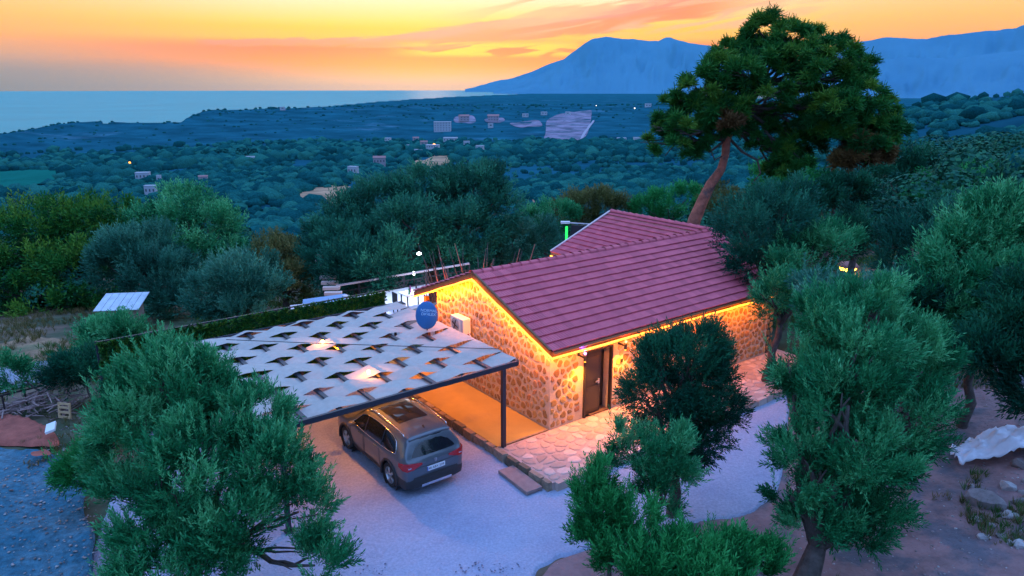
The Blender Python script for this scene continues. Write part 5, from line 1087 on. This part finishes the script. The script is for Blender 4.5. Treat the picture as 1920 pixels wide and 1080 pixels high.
def left_zone(x, y): px, py = proj(x, y, GZ); return (px < 200) & (py > 735)
chips(1500, -14, -5, 10, 26, .012, .05, left_zone, 7, zf=zmound)
# grass tufts
gt = [twig(9, .02, .20, .012, 90 + i, 26) for i in range(2)]; ML_grass = leafmat('dry_grass', (.07, .09, .03), (.14, .13, .05), (.24, .19, .10)); ML_gr2 = leafmat('green_grass', (.02, .09, .02), (.05, .15, .04), (.10, .20, .06))
def grass(n, x0, x1, y0, y1, okf, m, seed, s=1.0):
    r = np.random.RandomState(seed); X_ = r.uniform(x0, x1, n * 3); Y_ = r.uniform(y0, y1, n * 3); k = okf(X_, Y_) & (fbm(X_ * .5, Y_ * .5, 3) > -.02); X_ = X_[k][:n]; Y_ = Y_[k][:n]; n = len(X_); P = np.stack([X_, Y_, hz(X_, Y_)], 1)
    v_, t_ = scatter(P, np.tile([0, 0, 1.0], (n, 1)) + r.normal(0, .2, (n, 3)), gt[0], r.uniform(.5, 1.3, n) * s, r, r.rand(n)); tag(link('grass', npmesh('grass', v_, np.arange(len(v_)).reshape(-1, 4), t_), m), kind='stuff')
grass(5200, 6, 20, 10, 30, lambda x, y: (proj(x, y, 0)[0] > 1560), ML_grass, 1)
grass(3000, 9, 20, 12, 34, lambda x, y: (proj(x, y, 0)[0] > 1780), ML_gr2, 2, 1.2)
grass(5000, -34, -8, 18, 46, lambda x, y: (proj(x, y, 0)[0] < 330), ML_grass, 3, 1.3)
grass(9000, -20, 24, 24, 52, lambda x, y: (toUV(x, y)[1] > 9.5) | (toUV(x, y)[0] > 12.5), ML_gr2, 4, 1.6)
# white sheeting over a heap
def sheet():
    p = atz(1868, 862, .4); b = Vector((p[0], p[1], hz1(p[0], p[1]))); t = thing('sheeting', 'crumpled white plastic sheeting thrown over a heap at the right edge', 'plastic sheet', b); n = 44; xs = np.linspace(-1.15, 1.6, n); ys = np.linspace(-.55, .7, 26); Xg, Yg = np.meshgrid(xs, ys, indexing='ij')
    r = np.random.RandomState(3); Xw = Xg + .09 * fbm(Xg * 3, Yg * 3, 3); Yw = Yg * (0.55 + .45 * np.clip((Xg + 1.2) / 1.3, 0, 1)) + .10 * fbm(Xg * 2.5 + 9, Yg * 2.5, 3); R2 = (Xg - .4) ** 2 / 1.6 + Yg ** 2 / .45
    Z = .52 * np.exp(-R2) + .34 * np.abs(fbm(Xg * 1.9, Yg * 3.2, 4)) + .22 * np.abs(fbm(Xg * 4 + 5, Yg * 4, 4)) + .05; gz_ = hz((Xw + b.x).ravel(), (Yw + b.y).ravel()).reshape(Xw.shape) - b.z; Z = Z + gz_
    idx = np.arange(Xg.size).reshape(Xg.shape); Fq = np.stack([idx[:-1, :-1], idx[1:, :-1], idx[1:, 1:], idx[:-1, 1:]], -1).reshape(-1, 4); o = link('sheet', npmesh('sheet', np.stack([Xw, Yw, Z], -1).reshape(-1, 3), Fq, None, True), mat('white_plastic', (.62, .64, .70), .4, nscale=2, namp=.15), t)
    md = o.modifiers.new('s', 'SOLIDIFY'); md.thickness = .01
    g = G(); g.box((1.15, -.35, .28), (.7, .35, .3), Matrix.Rotation(.2, 3, 'Z')); g.build('crate_under_sheet', M_steelb, t)
sheet()
# overhead wire at the far left
a, b = W(-60, 442, 60), W(330, 420, 66); t = thing('overhead_wire', 'thin overhead wire crossing before the dark pines at the far left', 'wire'); g = G(); g.tube(sagline(a, b, 12, .4), .02, 4); g.build('wire', M_black, t)
# ================================================================== FAR BUILDINGS
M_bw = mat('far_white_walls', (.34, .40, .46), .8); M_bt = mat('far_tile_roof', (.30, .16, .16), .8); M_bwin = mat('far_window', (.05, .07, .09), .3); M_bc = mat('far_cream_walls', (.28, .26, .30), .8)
BL = [(830, 246, 17, 9, 4, 0, 'long white hotel block on the blue hillside, largest of the village'), (795, 277, 7, 4, 2, 1, 'small house with tiled roof left of the orange village light'), (780, 268, 6, 4, 2, 1, 'small house above the cypress in the village'), (812, 286, 13, 5, 2, 0, 'white flat roofed villa under the orange light'),
      (768, 284, 6, 4, 1, 0, 'low white house left of the cypress'), (728, 270, 6, 5, 2, 0, 'isolated pale tower house at the left of the village'), (845, 266, 14, 3, 1, 0, 'long low white building right of the hotel foot'), (875, 276, 6, 4, 1, 0, 'white cottage right of the villa among trees'), (900, 284, 8, 3, 1, 0, 'low white house at the right end of the village'), (785, 292, 8, 3, 1, 0, 'flat white terrace building on the bare field edge'),
      (663, 330, 10, 4, 1, 0, 'white roofed house alone in the trees at centre'), (712, 311, 12, 4, 1, 1, 'tiled farmhouse left of the bare field'), (270, 341, 12, 3, 1, 0, 'bright white long house on the left slope'), (285, 371, 10, 3, 1, 0, 'pale house low on the left slope'), (383, 349, 8, 3, 1, 1, 'small tiled house among the umbrella pines'), (300, 347, 4, 3, 1, 0, 'tiny white outbuilding beside the long house'),
      (470, 308, 9, 4, 1, 0, 'pale low house right of the umbrella pines'), (1165, 268, 9, 4, 1, 0, 'white house at the foot of the clearing'), (1195, 269, 8, 4, 1, 0, 'white house right at the pine edge'), (1215, 200, 6, 3, 1, 0, 'small pale building on the far crest'), (530, 205, 5, 2, 1, 0, 'tiny pale building on the coastal crest'), (870, 226, 10, 4, 2, 1, 'row house in the upper village clearing'), (925, 226, 11, 4, 2, 1, 'row house right in the upper village clearing'), (920, 238, 5, 3, 1, 0, 'small white house below the upper clearing'), (1065, 214, 5, 2, 1, 0, 'small building on the upper edge of the quarry like clearing'), (1020, 214, 6, 2, 1, 0, 'tiny row of houses left above the clearing'),
      (985, 218, 6, 2, 1, 0, 'tiny pale houses on the crest'), (600, 460, 4, 5, 1, 0, 'white garden hut among the olives')]
def ground_hit(px, py):
    d = ray(px, py); ts = np.geomspace(20, 5000, 900); zs = CAMH + d[2] / math.hypot(d[0], d[1]) * ts; xx = d[0] / math.hypot(d[0], d[1]) * ts; yy = d[1] / math.hypot(d[0], d[1]) * ts; hh = hz(xx, yy, False); k = np.argmax(zs < hh); return xx[k], yy[k], hh[k], ts[k]
for px, py, wpx, hpx, fl, til, lab in BL:
    x, y, z, D = ground_hit(px, py + 2)
    if D > 4500 or D < 21: x, y, D = 2800 * math.sin(math.atan((px - 960) / F)), 2800.0, 2800.0; z = hz1(x, y)
    s = D / F; w = wpx * 2 * s * .9; h = hpx * 1.6 * s + (2.5 if D > 150 else 0); dp = w * .5; ro = RND.uniform(-.4, .4); t = thing('house', lab, 'house', (x, y, z), ro); lift = 2.2 if D > 200 else 0
    g = G(); g.box((0, 0, h / 2 + lift / 2), (w, dp, h + lift)); g.build('wall', M_bc if til else M_bw, t); H_ = h + lift
    if til:
        g = G(); g.add([(-w * .54, -dp * .58, H_), (w * .54, -dp * .58, H_), (w * .54, dp * .58, H_), (-w * .54, dp * .58, H_), (-w * .54, 0, H_ + dp * .3), (w * .54, 0, H_ + dp * .3)], [(0, 1, 5, 4), (2, 3, 4, 5), (0, 4, 3), (1, 2, 5), (0, 3, 2, 1)]); g.build('roof', M_bt, t)
    else: g = G(); g.box((0, 0, H_ + .15), (w * 1.04, dp * 1.06, .3)); g.build('roof', M_bw, t)
    nw = max(1, min(8, int(wpx / 2.6)))
    for f_ in range(fl):
        for i in range(nw):
            g = G(); g.box((-w / 2 + (i + .5) * w / nw, -dp / 2 - .02, lift + h * (f_ + .5) / fl), (w / nw * .38, .08, h / fl * .32)); g.build('window', M_bwin, t)
# lights of the plain
M_vl = mat('orange_street_light', (1, .5, .1), .5, emit=(1, .22, .01), estr=2.2); M_vw = mat('white_street_light', (1, 1, 1), .5, emit=(1, .85, .7), estr=3)
for px, py, Yd, m_, s, lab in [(814, 272, 900, M_vl, 2.2, 'large orange floodlight glowing in the village'), (515, 286, 800, M_vl, 1.0, 'small orange light right of the umbrella pines'), (243, 305, 760, M_vl, 1.2, 'red orange light far left on the slope'), (1190, 203, 2600, M_vw, 1.8, 'white light on the far crest left of the pine'), (19, 355, 560, M_vw, .7, 'yellowish light beside the green meadow'), (1118, 198, 2800, M_vw, 1.2, 'faint white light on the plain edge')]:
    p = W(px, py, Yd); z0 = min(hz1(p.x, p.y), p.z - 4); t = thing('street_lamp', lab, 'lamp', (p.x, p.y, z0)); h_ = p.z - z0; g = G(); g.tube([(0, 0, 0), (0, 0, h_)], .25 * s, 5); g.build('post', M_black, t); g = G(); g.lathe((0, 0, h_), [(.001, -s), (s * .8, -s * .5), (s, 0), (s * .8, s * .5), (.001, s)], 10); g.build('lamp_head', m_, t, True)
g_v = []; rr = np.random.RandomState(2); V = []
for i in range(150):
    a = rr.uniform(13.5, 19.5); d = rr.uniform(7000, 9300); V.append((d * math.sin(R(a)), d * math.cos(R(a)), -103 + rr.uniform(0, 4), rr.uniform(5, 14)))
g = G()
for x, y, z, s in V: g.box((x, y, z + s / 2), (s * rr.uniform(1, 4), s, s))
tag(g.build('far_town', mat('far_town_walls', (.7, .7, .75), .8, emit=(.7, .8, 1), estr=.25)), kind='stuff')
# umbrella pines and cypress on the left skyline of the slope
for px, py, rx, ry, D_, lab in ((384, 290, 10, 8, 420, 'left of the three umbrella pines on the slope skyline'), (410, 287, 14, 9, 420, 'middle umbrella pine on the slope skyline'), (460, 290, 15, 14, 400, 'right and tallest umbrella pine on the slope skyline'), (758, 283, 4, 13, 650, 'slim dark cypress in the village')):
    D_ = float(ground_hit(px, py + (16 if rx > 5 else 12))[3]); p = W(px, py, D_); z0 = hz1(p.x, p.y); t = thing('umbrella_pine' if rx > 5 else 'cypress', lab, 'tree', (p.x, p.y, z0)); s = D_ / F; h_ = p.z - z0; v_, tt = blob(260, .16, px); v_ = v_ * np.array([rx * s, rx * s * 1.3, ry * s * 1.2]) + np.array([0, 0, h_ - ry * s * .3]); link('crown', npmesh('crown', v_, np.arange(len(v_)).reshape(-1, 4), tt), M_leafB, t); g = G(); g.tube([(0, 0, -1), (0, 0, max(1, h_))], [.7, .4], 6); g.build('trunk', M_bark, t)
# ================================================================== THE CAR
def pchip(xs, ys, x):
    xs = np.array(xs, float); ys = np.array(ys, float); x = np.clip(np.asarray(x, float), xs[0], xs[-1]); h = np.diff(xs); d = np.diff(ys) / h; m = np.zeros_like(ys)
    for i in range(1, len(xs) - 1):
        if d[i - 1] * d[i] > 0: m[i] = 2 * d[i - 1] * d[i] / (d[i - 1] + d[i])
    m[0], m[-1] = d[0], d[-1]; k = np.clip(np.searchsorted(xs, x) - 1, 0, len(h) - 1); t = (x - xs[k]) / h[k]
    return ys[k] * (1 + 2 * t) * (1 - t) ** 2 + m[k] * h[k] * t * (1 - t) ** 2 + ys[k + 1] * t * t * (3 - 2 * t) + m[k + 1] * h[k] * t * t * (t - 1)
#        y     ztop  zbelt  whalf  wroof  zlow
ST = [(-.870, .93, .78, .700, .60, .42), (-.845, 1.00, .88, .800, .62, .33), (-.790, 1.08, .97, .865, .62, .27), (-.700, 1.28, 1.02, .895, .60, .25), (-.600, 1.485, 1.04, .905, .58, .24), (-.530, 1.545, 1.045, .908, .575, .24),
      (-.2, 1.590, 1.04, .915, .585, .22), (.5, 1.625, 1.02, .918, .60, .20), (1.2, 1.625, 1.00, .918, .60, .20), (1.65, 1.57, .985, .918, .58, .20), (2.05, 1.36, .97, .915, .56, .20), (2.42, 1.10, .955, .912, .60, .20), (2.6, 1.02, .95, .910, .68, .21), (3.0, .98, .90, .895, .66, .22), (3.3, .91, .82, .850, .60, .24), (3.45, .80, .70, .760, .52, .28), (3.50, .66, .58, .640, .44, .34)]
SA = np.array(ST).T
def prm(y): return [pchip(SA[0], SA[i], y) for i in range(1, 6)]
def sect(y):
    zt, zb, w, wr, zl = prm(y); hgt_ = np.clip((zt - zb) / .45, 0, 1)
    px = [w * .80, w * .965, w, w * .995, w * .965, w * .95 + (wr + .09 - w * .95) * hgt_ * .9, wr + .035, wr * .62, 0]
    pz = [zl, zl + .10, zl + (zb - zl) * .5, zb - .10 * min(1, (zb - zl) / .5), zb, zt - .11 * max(hgt_, .3), zt - .045, zt - .012, zt]
    return np.array(px), np.array(pz)
def csect(y, n=24):
    px, pz = sect(y); t = np.linspace(0, 8, n); return pchip(range(9), px, t), pchip(range(9), pz, t)
def surfx(y, z):
    a, b = csect(y, 60); k = np.argmax(b); return float(np.interp(z, b[:k + 1], a[:k + 1]))
def surfz(x, y):
    a, b = csect(y, 80); return float(np.interp(-abs(x), -a[20:], b[20:]))
M_paint = mat('grey_car_paint', (.10, .125, .15), .32, metal=.35, coat=.7, nscale=1.5, namp=.05)
M_glass = mat('dark_car_glass', (.012, .014, .02), .06, spec=.8); M_chrome = mat('chrome_trim', (.75, .75, .78), .18, metal=1.0); M_plast = mat('black_plastic', (.025, .027, .03), .55)
M_tyre = mat('tyre_rubber', (.02, .02, .022), .85); M_rim = mat('alloy_rim', (.50, .52, .56), .3, metal=.8); M_redl = mat('red_light_glass', (.28, .008, .015), .18, emit=(.8, .02, .03), estr=.03, coat=.5)
cz_ = GZ + .005; car = hthing('parked_car', 'grey estate style SUV parked under the cloth carport with its tail towards the yard', 'car', -4.33, .30, cz_)
ys = np.concatenate([np.linspace(-.87, -.5, 16), np.linspace(-.5, 2.6, 56)[1:], np.linspace(2.6, 3.5, 18)[1:]]); NC = 28; V = []
for y in ys:
    a, b = csect(y, NC)
    for x, z in zip(a, b): V.append((x, y, z))
    for x, z in zip(a[-2::-1], b[-2::-1]): V.append((-x, y, z))
V = np.array(V); nw = 2 * NC - 1; idx = np.arange(len(V)).reshape(len(ys), nw); Fq = np.stack([idx[:-1, :-1], idx[:-1, 1:], idx[1:, 1:], idx[1:, :-1]], -1).reshape(-1, 4); ctr = V[Fq].mean(1)
WR = .345; AX = (0.0, 2.64); ok = np.ones(len(Fq), bool)
for ay in AX: ok &= ~((np.hypot(ctr[:, 1] - ay, ctr[:, 2] - WR) < .42) & (np.abs(ctr[:, 0]) > .55) & (ctr[:, 2] < .95))
body = link('body', npmesh('body', V, Fq[ok], None, True), M_paint, car)
for k in (0, len(ys) - 1): g = G(); g.add([tuple(V[i]) for i in idx[k]], [tuple(range(nw))]); g.build('bumper_face', M_paint, car)
g = G(); g.box((0, 1.3, .26), (1.5, 3.9, .12)); g.build('underbody', M_plast, car)
def panel(name, m, fy0, fy1, flo, fhi, sd, ny=18, nz=6, off=.007, parent=None, surf=None):
    vs = []
    for i in range(ny + 1):
        y = fy0 + (fy1 - fy0) * i / ny
        for j in range(nz + 1): z = flo(y) + (fhi(y) - flo(y)) * j / nz; vs.append((sd * (surfx(y, z) + off), y, z))
    g = G(); g.add(vs, [(i * (nz + 1) + j, (i + 1) * (nz + 1) + j, (i + 1) * (nz + 1) + j + 1, i * (nz + 1) + j + 1)[::int(sd)] for i in range(ny) for j in range(nz)]); return g.build(name, m, parent or car, True)
glo = lambda y: pchip([-.32, .1, 1.0, 2.2], [1.10, 1.055, 1.03, 1.02], y) * 1.0
ghi = lambda y: float(pchip([-.34, -.20, .2, .8, 1.3, 1.75, 2.12, 2.2], [1.16, 1.38, 1.475, 1.505, 1.485, 1.37, 1.09, 1.045], y))
for sd in (-1, 1):
    pn = panel('side_window', M_glass, -.33, 2.18, lambda y: float(glo(y)), ghi, sd, 26, 6)
    pts = [(sd * (surfx(y, float(glo(y))) + .012), y, float(glo(y)) - .01) for y in np.linspace(-.33, 2.18, 20)]; pt2 = [(sd * (surfx(y, ghi(y)) + .012), y, ghi(y) + .008) for y in np.linspace(2.18, -.33, 26)]
    g = G(); g.tube(pts + pt2 + [pts[0]], .011, 5); g.build('window_trim', M_chrome, pn, True)
    for yb in (.45, 1.42): g = G(); g.tube([(sd * (surfx(yb, z) + .009), yb - .1 * (z - 1.03), z) for z in np.linspace(1.04, 1.46, 5)], .018, 4); g.build('pillar', M_plast, pn)
    for (a, b) in ((.52, 1.42), (1.48, 2.30)):
        for yy in (a, b): g = G(); g.tube([(sd * (surfx(yy, z) + .001), yy, z) for z in np.linspace(.38, 1.0, 8)], .006, 4); g.build('door_seam', M_plast, car)
        g = G(); g.tube([(sd * (surfx(a + .10 + .15 * k / 3, .93) + .022), a + .08 + .17 * k / 3, .93) for k in range(4)], .015, 6); g.build('door_handle', M_chrome, car)
    for ay in AX:
        g = G(); P = []
        for k in range(21):
            an = math.pi * (-.08 + 1.16 * k / 20); P.append((sd * (.912 if ay < 1 else .905), ay + .43 * math.cos(an), WR + .43 * math.sin(an)))
        g.tube(P, .038, 6); g.build('wheel_arch', M_plast, car, True)
        g = G(); g.lathe((sd * .72, ay, WR), [(.43, -.18), (.43, .18)], 22, 'X'); g.lathe((sd * .56, ay, WR), [(.001, 0), (.43, 0)], 22, 'X'); g.build('arch_liner', M_plast, car)
        w = empty('wheel', (sd * .80, ay, WR), 0, car)
        g = G(); g.lathe((0, 0, 0), [(.23, -.10), (.30, -.115), (.335, -.10), (.345, -.05), (.345, .05), (.335, .10), (.30, .115), (.23, .10)], 32, 'X'); g.build('tyre', M_tyre, w, True)
        g = G(); g.lathe((0, 0, 0), [(.235, sd * .10), (.225, sd * .085), (.21, sd * .03), (.20, -sd * .09)], 32, 'X')
        for k in range(5):
            for dk in (-.13, .13): a = 2 * math.pi * k / 5; g.bar((sd * .085, .05 * math.cos(a), .05 * math.sin(a)), (sd * .078, .225 * math.cos(a + dk), .225 * math.sin(a + dk)), .035, .03)
        g.lathe((0, 0, 0), [(.001, sd * .10), (.05, sd * .098), (.06, sd * .07)], 14, 'X'); g.build('rim', M_rim, w, True)
        g = G(); g.lathe((0, 0, 0), [(.001, 0.0), (.17, 0.0)], 20, 'X'); g.build('brake_disc', mat('brake_disc_steel', (.1, .1, .11), .4, metal=.8), w)
    g = G(); g.tube([(sd * .64, y, surfz(.60, y) + h) for y, h in ((-.42, .0), (-.36, .045), (-.1, .06), (.6, .065), (1.2, .06), (1.5, .045), (1.58, .0))], .021, 6); g.build('roof_rail', M_chrome, car, True)
    g = G(); g.add(*(lambda A, n: ([(sd * x * 1, y, z) for x, y, z in A], n))([(.40, -.882, .885), (.40, -.880, .93), (.66, -.868, .97), (.66, -.882, .80), (.80, -.845, .985), (.815, -.846, .77), (.885, -.77, .985), (.90, -.755, .80), (.935, -.60, .96), (.935, -.60, .87)], [(0, 1, 2, 3), (3, 2, 4, 5), (5, 4, 6, 7), (7, 6, 8, 9)]))
    o = g.build('tail_light', M_redl, car); md = o.modifiers.new('s', 'SOLIDIFY'); md.thickness = .02; md.offset = 0
    g = G(); g.box((sd * .74, -.872, .86), (.13, .012, .03)); g.build('reflector', M_chrome, o)
    g = G(); g.lathe((sd * 1.0, 2.02, 1.08), [(.001, -.12), (.06, -.09), (.075, 0), (.06, .08), (.001, .11)], 12, 'X'); g.bar((sd * .86, 2.05, 1.03), (sd * 1.0, 2.03, 1.05), .04); g.build('door_mirror', M_paint, car, True)
    g = G(); g.box((sd * .62, 3.38, .74), (.34, .2, .12)); g.build('headlight', M_chrome, car)
# lower cladding along sills and tail
for sd in (-1, 1):
    vs = []
    yy = np.linspace(.40, 2.24, 14)
    for y in yy:
        for z in (.22, .30, .40): vs.append((sd * (surfx(y, z) + .014), y, z))
    g = G(); g.add(vs, [(i * 3 + j, (i + 1) * 3 + j, (i + 1) * 3 + j + 1, i * 3 + j + 1)[::int(sd)] for i in range(13) for j in range(2)]); g.build('sill_cladding', M_plast, car, True)
vs = []; yy = [(-1, -.42), (-1, -.6), (-1, -.75), (-1, -.82), (-1, -.855)]
path_ = [(-(surfx(y, .42) + .016), y) for y in (-.42, -.6, -.72, -.79, -.84)] + [(-.62, -.885), (-.3, -.90), (0, -.905), (.3, -.90), (.62, -.885)] + [((surfx(y, .42) + .016), y) for y in (-.84, -.79, -.72, -.6, -.42)]
for x, y in path_:
    for z, k in ((.24, .96), (.36, 1.0), (.48, 1.004), (.56, .992)): vs.append((x * k, y * (1 if abs(y) < .8 else k), z))
g = G(); g.add(vs, [(i * 4 + j, (i + 1) * 4 + j, (i + 1) * 4 + j + 1, i * 4 + j + 1) for i in range(len(path_) - 1) for j in range(3)]); o = g.build('rear_bumper', M_plast, car, True)
g = G(); g.box((0, -.908, .30), (.9, .02, .07)); g.build('diffuser', M_chrome, o)
# rear window, sunroof, spoiler, plate
vs = []
for j in range(6):
    t = j / 5; y = -.800 + .205 * t; z = 1.075 + .40 * t; hw = .70 - .09 * t
    for i in range(9): x = hw * (-1 + 2 * i / 8); vs.append((x, y - .012 + .05 * (abs(x) / .7) ** 3, z))
g = G(); g.add(vs, [(j * 9 + i, j * 9 + i + 1, (j + 1) * 9 + i + 1, (j + 1) * 9 + i) for j in range(5) for i in range(8)]); o = g.build('rear_window', M_glass, car, True)
g = G(); g.tube([(0.02, -.835, 1.09), (-.1, -.80, 1.16), (-.32, -.79, 1.19)], .009, 5); g.build('wiper', M_plast, o)
g = G()
xs_ = np.linspace(-.60, .60, 13)
for (y0_, y1_, zz) in ((-.66, -.48, 0),):
    vs = [(x, y0_ + .03 * abs(x), surfz(x, -.53) + .005) for x in xs_] + [(x, y1_, surfz(x, -.48) + .008) for x in xs_] + [(x, y0_ + .02 + .03 * abs(x), surfz(x, -.53) - .035) for x in xs_]
    g.add(vs, [(i, i + 1, 14 + i, 13 + i) for i in range(12)] + [(26 + i, 27 + i, i + 1, i) for i in range(12)])
g.build('spoiler', M_paint, car, True)
vs = []; yy = np.linspace(.22, 1.42, 12); xx_ = np.linspace(-.44, .44, 9)
for y in yy:
    for x in xx_: vs.append((x, y, surfz(x, y) + .006))
g = G(); g.add(vs, [(i * 9 + j, i * 9 + j + 1, (i + 1) * 9 + j + 1, (i + 1) * 9 + j) for i in range(11) for j in range(8)]); g.build('sunroof', M_glass, car, True)
vs = []; 
for j in range(6):
    y = 1.74 + .62 * j / 5
    for i in range(9): hw = .60 + .1 * (1 - j / 5) * 0 + .10 * j / 5; x = hw * (-1 + i / 4); vs.append((x, y, surfz(x * .92, y) + .008))
g = G(); g.add(vs, [(j * 9 + i, j * 9 + i + 1, (j + 1) * 9 + i + 1, (j + 1) * 9 + i) for j in range(5) for i in range(8)]); g.build('windscreen', M_glass, car, True)
g = G(); g.box((0, -.30, surfz(0, -.3) + .03), (.03, .12, .06), Matrix.Rotation(.3, 3, 'X'), .4); g.build('roof_aerial', M_plast, car)
g = G(); g.box((0, -.892, .71), (.54, .015, .125)); pl_ = g.build('number_plate', mat('plate_white', (.72, .76, .80), .5), car)
text('48 ABX 539', .094, mat('plate_print', (.02, .02, .03), .5), pl_, (0, -.902, .707), (R(90), 0, 0), extrude=.0005)
g = G(); g.box((-.255, -.901, .71), (.03, .004, .12)); g.build('plate_band', mat('plate_blue', (.02, .08, .4), .5), pl_)
g = G(); g.tube([(.04 * math.cos(a), -.885, .90 + .04 * math.sin(a)) for a in np.linspace(0, 6.28, 15)], .005, 5); g.bar((-.02, -.888, .89), (.025, -.888, .915), .012); g.build('badge', M_chrome, car)
g = G(); g.tube([(x, -.878 + .01 * abs(x), .80) for x in np.linspace(-.62, .62, 8)], .005, 4); g.build('tailgate_seam', M_plast, car)
# lettering as plain meshes so that it is read with its thing
bpy.context.view_layer.update(); dg = bpy.context.evaluated_depsgraph_get()
for o in [o for o in bpy.data.objects if o.type == 'FONT']:
    me = bpy.data.meshes.new_from_object(o.evaluated_get(dg)); n_ = bpy.data.objects.new(o.name.split('.')[0] + '_print', me); COL.objects.link(n_); n_.parent = o.parent; n_.location = o.location; n_.rotation_euler = o.rotation_euler; bpy.data.objects.remove(o)
